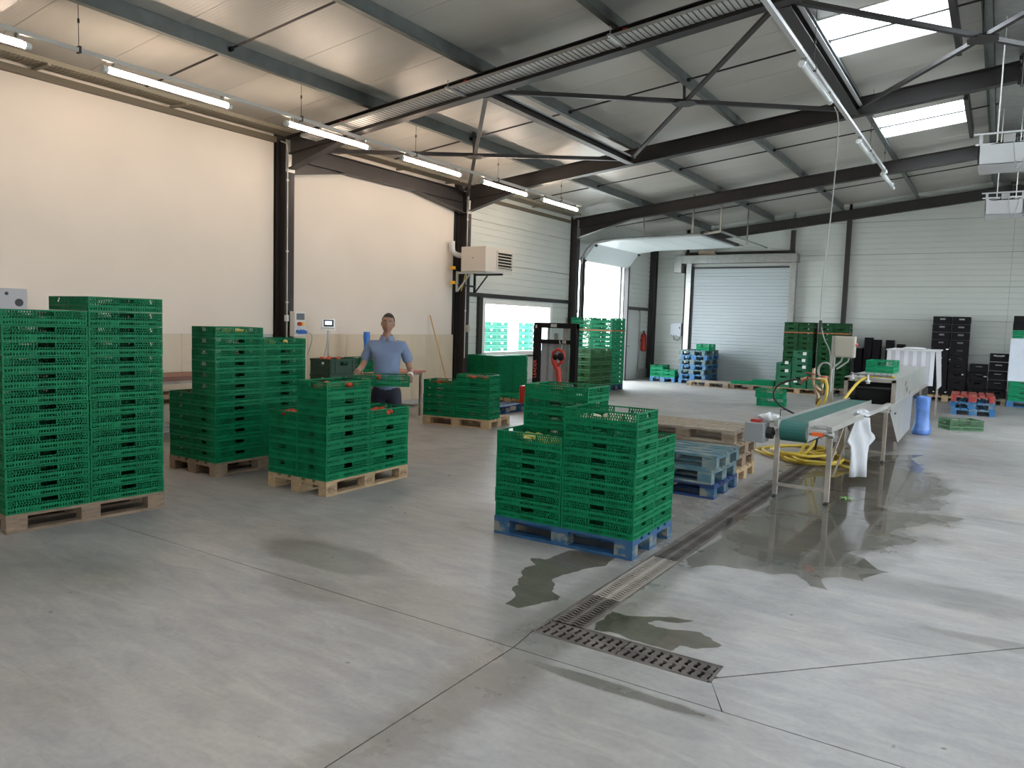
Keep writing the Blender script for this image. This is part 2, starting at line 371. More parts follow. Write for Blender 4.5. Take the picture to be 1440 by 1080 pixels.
# puddles: thin sheets of standing water
def puddle(pts, z, label, wm_=None):
    P = []
    for i, p in enumerate(pts):
        q = pts[(i+1) % len(pts)]; P.append(p)
        for t in (.33, .66):
            d = math.hypot(q[0]-p[0], q[1]-p[1]); P.append((p[0]+(q[0]-p[0])*t+random.uniform(-.09, .09)*d, p[1]+(q[1]-p[1])*t+random.uniform(-.09, .09)*d))
    me = bpy.data.meshes.new('puddle'); bm = bmesh.new(); vs = [bm.verts.new((x, y_, z)) for x, y_ in P]; f = bm.faces.new(vs)
    bmesh.ops.triangulate(bm, faces=[f]); bmesh.ops.recalc_face_normals(bm, faces=bm.faces); bm.to_mesh(me); bm.free(); me.materials.append(wm_ or WATER)
    if me.polygons[0].normal.z < 0: me.flip_normals()
    o = bpy.data.objects.new('puddle', me); COL.objects.link(o); return tag(o, label, 'puddle', 'puddles beside the floor drain')
puddle([(-2.63, 4.7), (-2.62, 4.81), (-2.6, 4.92), (-2.44, 5.02), (-2.26, 5.0), (-2.25, 4.84), (-2.23, 4.75), (-2.3, 4.63), (-2.35, 4.48), (-2.38, 4.37), (-2.39, 4.27), (-2.32, 4.19), (-2.28, 4.08), (-2.19, 4.03), (-2.17, 3.97), (-2.23, 3.88), (-2.26, 3.79), (-2.3, 3.71), (-2.4, 3.72), (-2.42, 3.87), (-2.52, 3.99), (-2.51, 4.05), (-2.57, 4.13), (-2.58, 4.19), (-2.64, 4.29), (-2.66, 4.36), (-2.63, 4.46), (-2.74, 4.57), (-2.69, 4.61), (-2.64, 4.61)], .002, 'dark puddle in front of the blue pallet with green crates')
puddle([(-1.83, 4.01), (-1.73, 4.0), (-1.66, 4.04), (-1.57, 4.1), (-1.47, 4.15), (-1.38, 4.17), (-1.4, 4.13), (-1.44, 4.08), (-1.54, 4.05), (-1.59, 3.98), (-1.53, 3.95), (-1.43, 3.97), (-1.29, 4.03), (-1.2, 3.96), (-1.14, 3.93), (-1.15, 3.89), (-1.24, 3.8), (-1.33, 3.79), (-1.33, 3.72), (-1.34, 3.7), (-1.45, 3.7), (-1.57, 3.7), (-1.67, 3.73), (-1.79, 3.7), (-1.82, 3.78), (-1.82, 3.9)], .002, 'dark puddle inside the corner of the floor drain')
puddle([(-1.83, 5.26), (-1.72, 5.11), (-1.63, 5.24), (-1.4, 5.32), (-1.22, 5.31), (-1.08, 5.42), (-0.95, 5.22), (-0.84, 5.22), (-0.92, 5.42), (-0.81, 5.56), (-0.67, 5.56), (-0.73, 5.69), (-0.55, 5.89), (-0.79, 5.9), (-0.75, 6.14), (-0.94, 6.22), (-0.67, 6.5), (-0.46, 6.97), (-0.68, 7.06), (-0.46, 7.59), (-0.15, 8.09), (-0.49, 8.07), (-0.96, 7.83), (-0.54, 8.66), (-0.32, 9.48), (-0.72, 10.13), (-0.79, 12.0), (-1.2, 11.63), (-1.46, 10.36), (-1.69, 9.29), (-1.77, 8.25), (-1.82, 7.05)], .002, 'large shallow puddle spreading out around the conveyor legs', WATER2)

# ---- walls
def ribbed(name, L_, H_, parent, loc, rz, m=WALLP, pitch=.15, gd_=.009):
    """cladding board standing on z=0, length along x, face towards -y, small recessed grooves"""
    b = MB(); prof = [(0, 0)]; z = pitch
    while z < H_-.02: prof += [(0, z-.009), (gd_, z-.004), (gd_, z+.004), (0, z+.009)]; z += pitch
    prof += [(0, H_-.008), (gd_*1.6, H_-.001)]
    for (ya, za), (yb, zb) in zip(prof, prof[1:]): b.quad([(0, ya, za), (L_, ya, za), (L_, yb, zb), (0, yb, zb)])
    b.quad([(0, .06, 0), (0, 0, 0), (0, 0, H_-.008), (0, .06, H_-.008)]); b.quad([(L_, .06, 0), (L_, 0, 0), (L_, 0, H_-.008), (L_, .06, H_-.008)])
    o = b.build(name, m, parent, loc=loc, rz=rz); return o
# back wall: backing + boards
wb = ST(MB().box(WX-.3, EX+.3, BY+.06, BY+.25, 0, 5.9).build('wall_back', DARKGAP))
MB().box(WX, EX, BY-.06, BY+.06, 0, .28).build('plinth', BRICK_G, wb)
xs = [(WX, -8.62), (-8.5, -5.3), (-5.36, -3.86), (-3.78, .1), (.1, 5.0), (5.0, EX)]
for x0, x1 in xs:
    z = .28
    while z < 5.5:
        ribbed('wall_panel', x1-x0-.004, .9-.003, wb, (x0, BY, z), 0); z += .9
# left wall, white lined part
wl = ST(MB().box(WX-.30, WX-.05, NY, 13.05, 0, 5.0).build('wall_left', DARKGAP))
for y0, y1 in ((NY, -1.5), (-1.5, 3.35), (3.35, 8.06), (8.33, 12.72)):
    MB().box(WX-.05, WX, y0, y1, 1.39, 4.75).build('lining_board', WALLW, wl)
    MB().box(WX-.05, WX, y0, y1, 0, .1).build('plinth', BRICK_G, wl)
    MB().box(WX-.05, WX-.008, y0, y1, .1, 1.39).build('tile_bed', BRICK_G, wl)
tm = MB().box(-.009, 0, 0, .441, 0, .427).mesh('wall_tile', TILE)
y = NY
while y < 12.5:
    if not (7.66 < y < 8.33):
        for z in (.1, .53, .96): inst('wall_tile', tm, wl, (WX+.001, y, z))
    y += .445
    if 7.66 < y < 8.33: y = 8.335
# left wall, clad part with window and loading door
wc = ST(MB().box(WX-.30, WX-.12, 13.05, 13.9, 0, 5).box(WX-.30, WX-.12, 16.86, 18.35, 0, 5).box(WX-.3, WX-.12, 13.9, 16.86, 0, .92).box(WX-.3, WX-.12, 13.9, 16.86, 2.12, 5).box(WX-.3, WX-.12, 18.35, 21.25, 3.45, 5).box(WX-.3, WX-.12, 21.25, BY+.2, 0, 5).build('wall_left_far', mat('outer_leaf', (0.72, 0.72, 0.74), 0.7)))
for z in [0.3+.9*i for i in range(6)]:
    spans = [(13.05, 17.8), (17.9, 23.3)]
    for y0, y1 in spans:
        segs = [(y0, y1)]
        if y0 < 14 and z < 2.1: segs = [(13.05, 13.82), (16.94, 17.8)]
        if y0 > 17: segs = [(21.27, 23.3)] if z < 3.3 else segs
        for a, b_ in segs:
            ribbed('wall_panel', b_-a, .897, wc, (WX, a, z), R(90))
for z0, h in ((.3, .62),):
    ribbed('wall_panel', 3.12, h, wc, (WX, 13.82, z0), R(90))
MB().box(WX-.12, WX+.03, 13.05, 18.3, 0, .3).box(WX-.12, WX+.03, 21.3, BY, 0, .3).build('plinth', BRICK_G, wc)
MB().box(WX-.12, WX-.08, 13.05, 13.84, .3, 4.8).box(WX-.12, WX-.08, 16.92, 18.3, .3, 4.8).build('backing_sheet', DARKGAP, wc)
# steel rail above the window, post beside it
ST(MB().box(WX-.02, WX+.06, 13.05, 17.8, 2.22, 2.31).box(WX-.02, WX+.07, 13.62, 13.76, .3, 2.22).box(WX-.02, WX+.05, 13.76, 16.95, .86, .9).build('trim_1', STEEL_DK))
win = empty('window_1'); ST(win)
f = MB(); fx0, fx1 = WX-.10, WX+.03
f.box(fx0, fx1, 13.82, 13.93, .9, 2.2).box(fx0, fx1, 16.81, 16.92, .9, 2.2).box(fx0, fx1, 13.93, 16.81, .9, 1.0).box(fx0, fx1, 13.93, 16.81, 2.08, 2.2)
f.build('window_frame', WHITE, win, bevel=.006)
MB().quad([(WX-.05, 13.93, 1.0), (WX-.05, 16.81, 1.0), (WX-.05, 16.81, 2.08), (WX-.05, 13.93, 2.08)]).build('window_pane', GLASS, win)
# remaining walls (right, front)
ST(MB().box(EX, EX+.2, NY, 4.5, 0, 5).box(EX, EX+.2, 4.5, 7.5, 3.0, 5).box(EX, EX+.2, 7.5, 11, 0, 5).box(EX, EX+.2, 11, 16, 4.0, 5).box(EX, EX+.2, 16, BY, 0, 5).build('wall_right', WALLP))
ST(MB().box(WX, 1, NY-.2, NY, 0, 6).box(1, 4, NY-.2, NY, 3.2, 6).box(4, EX, NY-.2, NY, 0, 6).build('wall_front', WALLP))

# ---- ceiling panels with skylight openings
ceil = empty('ceiling'); ST(ceil)
ys = [NY]; 
rows = []
y = NY
sky_rows = [(-4.6, -3.1), (.4, 1.9), (5.2, 6.7), (10.02, 11.5), (14.95, 16.55), (20.0, 21.5)]
sky_rows = sky_rows[1:5]
marks = [NY]+[v for s_ in sky_rows for v in s_]+[BY+.1]
for a, b_ in zip(marks, marks[1:]):
    if (a, b_) in sky_rows: rows.append((a, b_, True)); continue
    n_ = max(1, round((b_-a)/1.0))
    for i in range(n_): rows.append((a+(b_-a)*i/n_, a+(b_-a)*(i+1)/n_, False))
def slope_box(b, x0, x1, y0, y1, dz0=0, dz1=.08):
    P = [(x0, y0, zc(x0)+dz0), (x1, y0, zc(x1)+dz0), (x1, y1, zc(x1)+dz0), (x0, y1, zc(x0)+dz0), (x0, y0, zc(x0)+dz1), (x1, y0, zc(x1)+dz1), (x1, y1, zc(x1)+dz1), (x0, y1, zc(x0)+dz1)]
    i = len(b.v); b.v += P
    b.f += [(i, i+3, i+2, i+1), (i+4, i+5, i+6, i+7), (i, i+1, i+5, i+4), (i+1, i+2, i+6, i+5), (i+2, i+3, i+7, i+6), (i+3, i, i+4, i+7)]
for y0, y1, sky in rows:
    for sgn in (-1, 1):
        if sky:
            for xa, xb in ((0.0, .78), (2.22, 9.9)):
                b = MB(); slope_box(b, *(sorted((sgn*xa, sgn*xb))), y0+.004, y1-.004); b.build('ceiling_panel', CEILP, ceil)
        else:
            b = MB(); xa, xb = sorted((0.0, sgn*9.9)); slope_box(b, xa, xb, y0+.004, y1-.004)
            b.build('ceiling_panel', CEILP, ceil)
b = MB(); 
for sgn in (-1, 1):
    for (ya, yb) in zip([NY]+[s_[1] for s_ in sky_rows], [s_[0] for s_ in sky_rows]+[BY+.1]):
        slope_box(b, *sorted((0.0, sgn*9.95)), ya, yb, .085, .12)
    for ya, yb in sky_rows:
        slope_box(b, *sorted((0.0, sgn*.78)), ya, yb, .085, .12); slope_box(b, *sorted((sgn*2.22, sgn*9.95)), ya, yb, .085, .12)
b.build('roof_skin', DARKGAP, ceil)
for i, (y0, y1) in enumerate(sky_rows):
    for sgn in (-1, 1):
        sk = empty('skylight'); tag(sk, ['square skylight behind the viewer, unseen', 'square skylight nearest the viewer', 'large bright skylight above the near bracing bay', 'small bright skylight beyond the middle rafter'][i] + (', west roof slope' if sgn < 0 else ', east roof slope'), 'skylight', 'skylights along the ridge')
        xa, xb = sorted((sgn*.78, sgn*2.22))
        k_ = MB(); slope_box(k_, xa, xa+.03, y0, y1, -.01, .25); slope_box(k_, xb-.03, xb, y0, y1, -.01, .25); slope_box(k_, xa, xb, y0, y0+.03, -.01, .25); slope_box(k_, xa, xb, y1-.03, y1, -.01, .25)
        k_.build('kerb', WHITE, sk)
        k_ = MB(); k_.quad([(xa, y0, zc(xa)+.2), (xb, y0, zc(xb)+.2), (xb, y1, zc(xb)+.2), (xa, y1, zc(xa)+.2)]); k_.build('glazing', POLY, sk)
        cx = (xa+xb)/2; portal((cx, (y0+y1)/2, zc(cx)+.3), (0, sgn*math.atan(SL), 0), 1.40, y1-y0)
portal((EX+.1, 6.0, 1.5), (0, R(90), 0), 3.0, 3.0); portal((EX+.1, 13.5, 2.0), (0, R(90), 0), 4.0, 5.0)
portal((2.5, NY-.1, 1.6), (R(-90), 0, 0), 3.0, 3.2)
portal((WX-.2, 19.8, 1.72), (0, R(-90), 0), 3.45, 2.9); portal((WX-.08, 15.37, 1.54), (0, R(-90), 0), 1.08, 2.88)

# ---- steel frame
def ibeam(b, a, c_, depth, width, tf=.012, tw=.008, upv=(0, 0, 1), depth2=None):
    a = Vector(a); c_ = Vector(c_); d = (c_-a).normalized(); u = Vector(upv); sd = d.cross(u).normalized(); u = sd.cross(d)
    d2 = depth if depth2 is None else depth2
    b.bar(a+u*(depth/2-tf/2), c_+u*(d2/2-tf/2), width, tf, upv); b.bar(a-u*(depth/2-tf/2), c_-u*(d2/2-tf/2), width, tf, upv)
    b.bar(a, c_, tw, depth-2*tf, upv, (tw, d2-2*tf))
RY = [-1.5, 3.35, 8.2, 12.95, 17.85, 23.25]
DP = .27
rn = ['behind the viewer', 'overhead near the viewer', 'carrying the slatted cable tray', 'in the middle of the hall', 'beside the loading door', 'against the back wall']
frame_no = 0
for Yr, nm in zip(RY, rn):
    for sgn in (-1, 1):
        rt_ = empty('roof_rafter'); tag(rt_, f'dark steel rafter {nm}, ' + ('west' if sgn < 0 else 'east') + ' slope with tapered haunch', 'rafter', 'dark steel rafters')
        b = MB(); zo = DP/2
        ibeam(b, (sgn*9.62, Yr, rb(9.62)+zo), (sgn*.02, Yr, rb(.02)+zo), DP, .15); b.build('beam', STEEL_DK, rt_)
        if Yr < 23:
            b = MB(); x0, x1 = sgn*9.5, sgn*8.1
            b.quad([(x0, Yr-.004, 3.98), (x1, Yr-.004, rb(8.1)), (x0, Yr-.004, rb(9.5))]); b.quad([(x0, Yr+.004, 3.98), (x1, Yr+.004, rb(8.1)), (x0, Yr+.004, rb(9.5))])
            b.bar((x0, Yr, 3.98), (x1, Yr, rb(8.1)), .15, .012); b.build('haunch', STEEL_DK, rt_)
        b = MB()
        for zz in (-.02, .1, .22, .32):
            for dy in (-.045, .045): b.box(sgn*.03-.025, sgn*.03+.025, Yr+dy-.012, Yr+dy+.012, rb(0)+zz-.012+.0, rb(0)+zz+.012)
        b.box(sgn*.012-.008, sgn*.012+.008, Yr-.09, Yr+.09, rb(0)-.06, rb(0)+.36)
        b.build('ridge_plate', STEEL_DK, rt_)
        # column
        cl = empty('steel_column'); 
        tag(cl, f'dark steel wall column under the rafter {nm}, ' + ('west side' if sgn < 0 else 'east side'), 'column', 'dark steel columns')
        b = MB(); xa, xb = sgn*9.78, sgn*9.54; yy0, yy1 = Yr-.085, Yr+.085
        b.box(*sorted((xa, xa-sgn*.014)), yy0, yy1, 0, 4.5).box(*sorted((xb, xb+sgn*.014)), yy0, yy1, 0, 4.42).box(*sorted((xa, xb)), Yr-.005, Yr+.005, 0, 4.45)
        b.build('profile', STEEL_DK, cl)
        b = MB().box(*sorted((sgn*9.78, sgn*9.54)), Yr-.15, Yr+.15, 0, .015); b.build('base_plate', STEEL_DK, cl)
        if sgn < 0 and 8 < Yr < 18:
            b = MB()
            for i in range(7):
                for dy in (-.055, .055):
                    b.box(xb-.0, xb+.014, Yr+dy-.011, Yr+dy+.011, 3.98+i*.062, 3.998+i*.062)
            b.box(xb, xb+.006, Yr-.09, Yr+.09, 3.93, 4.42)
            b.build('bolt_row', GALV, cl)
        if sgn < 0 and Yr in (8.2, 12.95):
            b = MB(); b.tube([(xb+.012, Yr-.06, .9), (xb+.012, Yr-.06, 3.9), (xb+.05, Yr-.07, 4.1), (xb+.03, Yr-.1, 4.35), (xb-.1, Yr-.1, 4.4)], .009, 6)
            for z in (1.9, 2.7, 3.8): b.box(xb, xb+.025, Yr-.078, Yr-.042, z-.012, z+.012)
            b.build('conduit', GALVW, cl)
# wall frame beam between the second and third columns with haunches
wbm = empty('wall_frame_beam'); tag(wbm, 'dark steel beam along the white wall with haunches at both columns', 'beam')
b = MB(); ibeam(b, (-9.64, 8.3, 4.27), (-9.64, 12.85, 4.27), .26, .15); b.build('beam', STEEL_DK, wbm)
for ya, yb in ((8.29, 9.45), (12.86, 11.3)):
    b = MB(); b.quad([(-9.645, ya, 3.93), (-9.645, yb, 4.14), (-9.645, ya, 4.14)]); b.quad([(-9.635, ya, 3.93), (-9.635, yb, 4.14), (-9.635, ya, 4.14)])
    b.bar((-9.64, ya, 3.93), (-9.64, yb, 4.14), .15, .012, (0, 0, 1)); b.build('haunch', STEEL_DK, wbm)
# purlins
def purlin(x, ya, yb, label, m=STEEL_TEAL):
    z0, z1 = zc(x)-.2, zc(x)-.005
    b = MB(); b.box(x-.003, x+.003, ya, yb, z0, z1).box(x, x+.08, ya, yb, z0, z0+.004).box(x+.076, x+.08, ya, yb, z0, z0+.022).box(x-.06, x, ya, yb, z1-.004, z1)
    o = b.build('roof_purlin', m); return tag(o, label, 'purlin', 'galvanised roof purlins')
PXS = [-7.8, -5.9, -4.0, -2.15, -.42]
pn = ['nearest the white wall', 'second from the white wall', 'midway up the roof slope', 'at the lower edge of the skylights', 'just below the ridge']
bn = ['behind the viewer', 'right overhead', 'in front of the cable tray', 'in the braced bay', 'beyond the middle rafter', 'in the farthest bay']
segs = [(NY, -1.5), (-1.5, 3.35), (3.35, 8.2), (8.2, 12.95), (12.95, 17.85), (17.85, 23.3)]
for x, n1 in zip(PXS, pn):
    for (ya, yb), n2 in zip(segs, bn):
        purlin(x, ya+.003, yb-.003, f'galvanised purlin {n1}, {n2}')
for x in PXS:
    for (ya, yb), n2 in zip(segs[2:], bn[2:]):
        purlin(-x, ya+.003, yb-.003, f'galvanised purlin on the east slope, {["ridge","skylight","middle","second","outermost"][PXS[::-1].index(x)]} line, {n2}')
# eaves beam on the white wall (light strip with tray)
# sag rods at mid bay
for Ym, n2 in zip((5.8, 10.57, 15.4, 20.4), bn[2:]):
    sr = empty('sag_rod'); tag(sr, f'thin dark tie rod between purlins {n2}', 'tie rod', 'tie rods between purlins')
    b = MB(); b.tube([(-9.7, Ym, zc(9.7)-.09), (-.3, Ym, zc(.3)-.09)], .013, 6); b.build('rod', STEEL_DK, sr)
    b = MB()
    for x in PXS[:-1]: b.tube([(x-.03, Ym, zc(x)-.1), (x+.05, Ym, zc(x)-.09)], .028, 8)
    b.build('rod_end', RUB, sr)
# struts + cross braces in the braced bay
for x, nm in ((-5.87, 'nearer the white wall'), (-2.13, 'beside the large skylight')):
    b = MB(); z = rb(x)+.065; ibeam(b, (x, 8.3, z), (x, 12.86, z), .13, .13); o = b.build('roof_strut', STEEL_DK); tag(o, f'dark steel strut between rafters {nm}', 'strut', 'struts of the braced bay')
    b = MB().box(x+.075, x+.13, 8.35, 12.8, z+.02, z+.03).box(x+.075, x+.08, 8.35, 12.8, z+.02, z+.06)
    tag(b.build('cable_trunking', PLAST_W), f'white cable trunking along the strut {nm}', 'trunking')
for (xa, xb, nm) in ((-9.5, -5.9, 'above the tube lamps'), (-5.85, -2.2, 'in the middle of the bay'), (-2.1, 1.26, 'under the large skylight')):
    xm = (xa+xb)/2; br = empty('cross_brace'); tag(br, f'dark steel cross brace {nm}', 'brace', 'cross braces of the braced bay')
    za, zb = rb(xa)+.06, (rb(xb) if xb < 0 else 5.27+SL*.2-SL*1.3)+.06
    for (p, q) in (((xa, 8.33, za), (xb, 12.82, zb)), ((xa, 12.82, za), (xb, 8.33, zb))):
        b = MB(); b.bar(p, q, .06, .008).bar((p[0], p[1], p[2]+.03), (q[0], q[1], q[2]+.03), .008, .06); b.build('diagonal', STEEL_DK, br)
    zm = (za+zb)/2
    b = MB().prism([(xm-.16, 10.575-.1), (xm, 10.575-.17), (xm+.16, 10.575-.1), (xm+.16, 10.575+.1), (xm, 10.575+.17), (xm-.16, 10.575+.1)], zm-.01, zm+.0)
    b.bar((xm, 10.57, zm), (xm-.02, 10.57, zc(xm)), .09, .012); b.build('gusset_plate', STEEL_DK, br)
# ridge flashing and skylight trimmers
o = MB().box(-.34, .34, 3.4, 23.2, 5.62, 5.635).build('ridge_flashing', GALV); tag(o, 'galvanised ridge flashing along the top of the roof', 'flashing')
for y0, y1 in sky_rows:
    for x in (-.74,):
        b = MB().box(x-.03, x+.03, y0-.6, y1+.6, zc(x)-.19, zc(x)-.01)
        tag(b.build('skylight_trimmer', STEEL_DK), {0.4: 'steel trimmer beside the rearmost skylight', 5.2: 'steel trimmer beside the overhead skylight', 10.02: 'steel trimmer on the ridge side of the large skylight', 14.95: 'steel trimmer on the ridge side of the small skylight'}[y0], 'trimmer')
# back wall posts and rails
for x, z0, z1, nm in ((-9.6, 0, 4.15, 'in the far corner'), (-5.33, 3.95, 4.62, 'above the roller door'), (-3.82, 0, 4.85, 'right of the roller door'), (4.9, 0, 4.7, 'far to the east')):
    o = MB().box(x-.06, x+.06, BY-.14, BY-.002, z0, z1).build('wall_post', STEEL_DK); tag(o, f'dark steel post on the back wall {nm}', 'post', 'posts on the back wall')
o = MB().box(-8.6, -5.27, BY-.12, BY-.003, 3.93, 4.04).build('door_header_beam', STEEL_DK); tag(o, 'dark steel rail just above the roller door box', 'rail')
o = MB().box(-9.74, -9.62, 21.35, 23.25, 2.18, 2.27).build('wall_rail', STEEL_DK); tag(o, 'short dark rail over the side door by the extinguisher', 'rail')

# cable trays
def tray(nm, pts, wd, side, label, yoff=0):
    t = empty('cable_tray'); tag(t, label, 'cable tray', 'perforated cable trays')
    return t
t = empty('cable_tray'); tag(t, 'galvanised slatted cable tray running along the near side of the rafter', 'cable tray', 'perforated cable trays')
def tz(x): return rb(x)+.05
y0, y1 = 7.84, 8.13
GALVT = mat('galvanised_tray', (0.62, 0.62, 0.60), 0.45, metal=0.15)
b = MB()
b.bar((-8.9, y0, tz(8.9)+.018), (-.3, y0, tz(.3)+.018), .003, .035); b.bar((-8.9, y1, tz(8.9)+.018), (-.3, y1, tz(.3)+.018), .003, .035)
b.build('side_rail', GALV, t)
b = MB(); x = -8.88
while x < -.3:
    b.box(x, x+.050, y0, y1, tz(x), tz(x)+.003); x += .0625
b.build('tray_floor', GALVT, t)['kind'] = 'stuff'
b = MB(); b.box(-8.9, -8.8, 7.84, 8.13, tz(8.85), tz(8.85)+.06); b.bar((-8.9, 8.0, tz(8.9)+.012), (-.3, 8.0, tz(.3)+.012), .26, .004); b.build('tray_liner', STEEL_TEAL, t)
for x in (-8.35, -6.1, -3.85, -1.6):
    b = MB(); b.box(x-.02, x+.02, 7.72, 8.25, tz(x)-.03, tz(x)-.005).tube([(x, 7.76, tz(x)-.05), (x, 7.76, tz(x)+.09)], .006, 6); b.build('bracket', GALV, t)
    MB().box(x-.025, x+.025, 8.12, 8.16, rb(x)+.18, rb(x)+.24).build('clamp', REDX, t)
t = empty('cable_tray'); tag(t, 'pale perforated cable tray along the top of the white wall', 'cable tray', 'perforated cable trays')
b = MB(); b.box(-9.70, -9.697, 0, 17.7, 4.50, 4.56).box(-9.42, -9.417, 0, 17.7, 4.50, 4.56); b.build('side_rail', GALVO, t)
b = MB(); y = 0.0
while y < 17.6: b.box(-9.70, -9.417, y, y+.036, 4.5, 4.503); y += .05
b.build('tray_floor', GALVO, t)['kind'] = 'stuff'
for y in (2.2, 4.55, 6.3, 9.4, 10.9, 12.4, 14.2, 15.8):
    MB().box(-9.74, -9.36, y-.02, y+.02, 4.465, 4.495).build('bracket', GALVO, t)
o = ST(MB().box(-9.76, -9.69, NY, 8.06, 4.38, 4.46).box(-9.76, -9.69, 13.1, 17.7, 4.33, 4.40).build('trim_2', mat('trim_olive', (0.13, 0.11, 0.075), .5)))

# ---- tube lamps
def lamp_root(x, y, z, on, label, group):
    r_ = empty('tube_lamp', (x, y, z), label=label, cat='lamp', group=group)
    MB().tube([(0, .03, 0), (0, 1.49, 0)], .029, 12).build('tube', LAMP if on else TUBEOFF, r_, smooth=True)
    MB().tube([(0, -.02, 0), (0, .03, 0)], .036, 12).build('end_cap', TUBEOFF, r_); MB().tube([(0, 1.49, 0), (0, 1.54, 0)], .036, 12).build('end_cap', TUBEOFF, r_)
    MB().box(-.024, .024, .05, 1.47, .030, .042).build('reflector', PLAST_W, r_)
    for yy in (.1, 1.42): MB().box(-.03, .03, yy-.008, yy+.008, .03, .09).build('clip', GALV, r_)
    return r_
nl = ['nearest the viewer, first of the row', 'in front of the first wall column', 'third along the white wall', 'fourth, above the third column', 'farthest, beside the loading door']
for y, n1 in zip((4.46, 6.85, 9.12, 11.3, 13.42), nl): lamp_root(-8.05, y, 4.2, True, f'lit warm tube lamp {n1}', 'lit tube lamps along the white wall')
lamp_root(-8.05, 2.2, 4.2, True, 'lit warm tube lamp just beyond the picture edge', 'lit tube lamps along the white wall')
lamp_root(-8.05, -0.1, 4.2, True, 'lit warm tube lamp behind the viewer', 'lit tube lamps along the white wall')
for y, n1 in zip((8.45, 12.2, 14.85), ('nearest, beside the large skylight', 'in the middle of its rail', 'at the far end of its rail')): lamp_root(-1.95, y, 4.48, False, f'unlit tube lamp {n1}', 'unlit tube lamps near the skylights')
def track(x, z, y0, y1, wy, label):
    t = empty('lamp_rail'); tag(t, label, 'lamp rail', 'suspended lamp rails')
    MB().box(x-.025, x+.025, y0, y1, z+.045+.045, z+.045+.085).build('rail', PLAST_W if x > -5 else GALVW, t)
    for y in wy:
        b = MB(); b.tube([(x, y, z+.12), (x, y, zc(x))], .0035, 5).tube([(x, y, z+.38), (x, y, z+.42)], .012, 6); b.box(x-.03, x+.03, y-.012, y+.012, z+.08, z+.15)
        b.build('hanger_wire', STEEL_DK, t)
track(-8.05, 4.2, -1, 15.1, (1.2, 4.2, 7.1, 9.45, 11.8, 14.2), 'pale suspended rail carrying the lit tube lamps')
track(-1.95, 4.48, 3, 15.3, (6.5, 9.0, 13.3, 15.0), 'white suspended rail carrying the unlit tube lamps')

# ================================================================ DOORS
# sectional door, raised under the roof
sd_ = empty('loading_door'); tag(sd_, 'white sectional loading door raised up under the roof beside the white wall', 'door')
SY0, SY1 = 18.35, 21.25
path = [(-9.66, 3.42), (-9.2, 3.86)]
def sheet(b, p, q, th=.04): b.bar((p[0], (SY0+SY1)/2, p[1]), (q[0], (SY0+SY1)/2, q[1]), SY1-SY0, th, (0, 0, 1))
pts = [(-9.62, 3.44), (-9.28, 3.86), (-8.72, 3.93), (-8.16, 3.94), (-7.6, 3.95), (-7.04, 3.96), (-6.5, 3.97)]
pts = [(-9.64, 3.42), (-9.3, 3.86), (-8.75, 3.93), (-8.15, 3.94), (-7.55, 3.95), (-6.95, 3.96), (-6.4, 3.97)]
for p, q in zip(pts, pts[1:]):
    d = Vector((q[0]-p[0], 0, q[1]-p[1])).normalized()*.006
    b = MB(); sheet(b, (p[0]+d.x, p[1]+d.z), (q[0]-d.x, q[1]-d.z)); b.build('door_section', mat('door_white', (0.66, 0.70, 0.72), 0.4), sd_)
for yy in (SY0-.04, SY1+.04):
    b = MB(); b.bar((-9.67, yy, .02), (-9.67, yy, 3.3), .05, .05, (0, 1, 0))
    arc = [(-9.67, yy, 3.3), (-9.64, yy, 3.5), (-9.52, yy, 3.72), (-9.32, yy, 3.87), (-9.1, yy, 3.93), (-6.2, yy, 4.0)]
    b.tube(arc, .03, 6); b.build('guide_rail', GALV, sd_)
b = MB(); b.bar((-6.35, SY0-.1, 4.02), (-6.35, SY1+.1, 4.02), .07, .07); b.build('end_bar', STEEL_DK, sd_)
b = MB(); b.bar((-6.2, SY0-.04, 4.0), (-5.9, SY0-.04, 4.04), .05, .05).bar((-5.9, SY0-.04, 4.04), (-5.7, SY1+.6, 3.98), .04, .04); b.build('rear_bar', GALV, sd_)
for x, yy in ((-6.6, SY0-.04), (-5.9, SY0-.04), (-6.1, SY1+.04), (-7.9, SY0-.04)):
    MB().bar((x, yy, 4.02), (x, yy, zc(x)-.02), .035, .035, (0, 1, 0)).build('hanger', GALV, sd_)
MB().box(-9.72, -9.6, SY0-.02, SY0+.06, 0, 3.5).box(-9.72, -9.6, SY1-.0, SY1+.09, 0, 3.5).build('jamb', STEEL_DK, sd_)
b = MB()
for i in range(9): b.box(-9.66+(i % 2)*.0, -9.6, SY0+.0, SY0+.04, 3.35+i*.012, 3.36+i*.012)
for yy in (SY0+.03, SY1-.03):
    for (x, z) in ((-9.6, 3.44), (-9.28, 3.84)): b.tube([(x, yy-.03, z-.04), (x, yy+.03, z-.04)], .035, 8)
b.build('roller_hinge', STEEL_DK, sd_)
# pass door beside it
pd = empty('door_1'); ST(pd)
MB().box(WX-.02, WX+.035, 21.5, 22.45, .02, 2.15).build('door_leaf', mat('door_grey', (0.50, 0.52, 0.50), 0.5), pd)
b = MB().box(WX-.02, WX+.06, 21.42, 21.5, 0, 2.2).box(WX-.02, WX+.06, 22.45, 22.53, 0, 2.2); b.build('door_frame', GALV, pd)
MB().bar((WX+.07, 21.6, 1.05), (WX+.07, 21.72, 1.05), .02, .02).build('door_handle', STEEL_DK, pd)
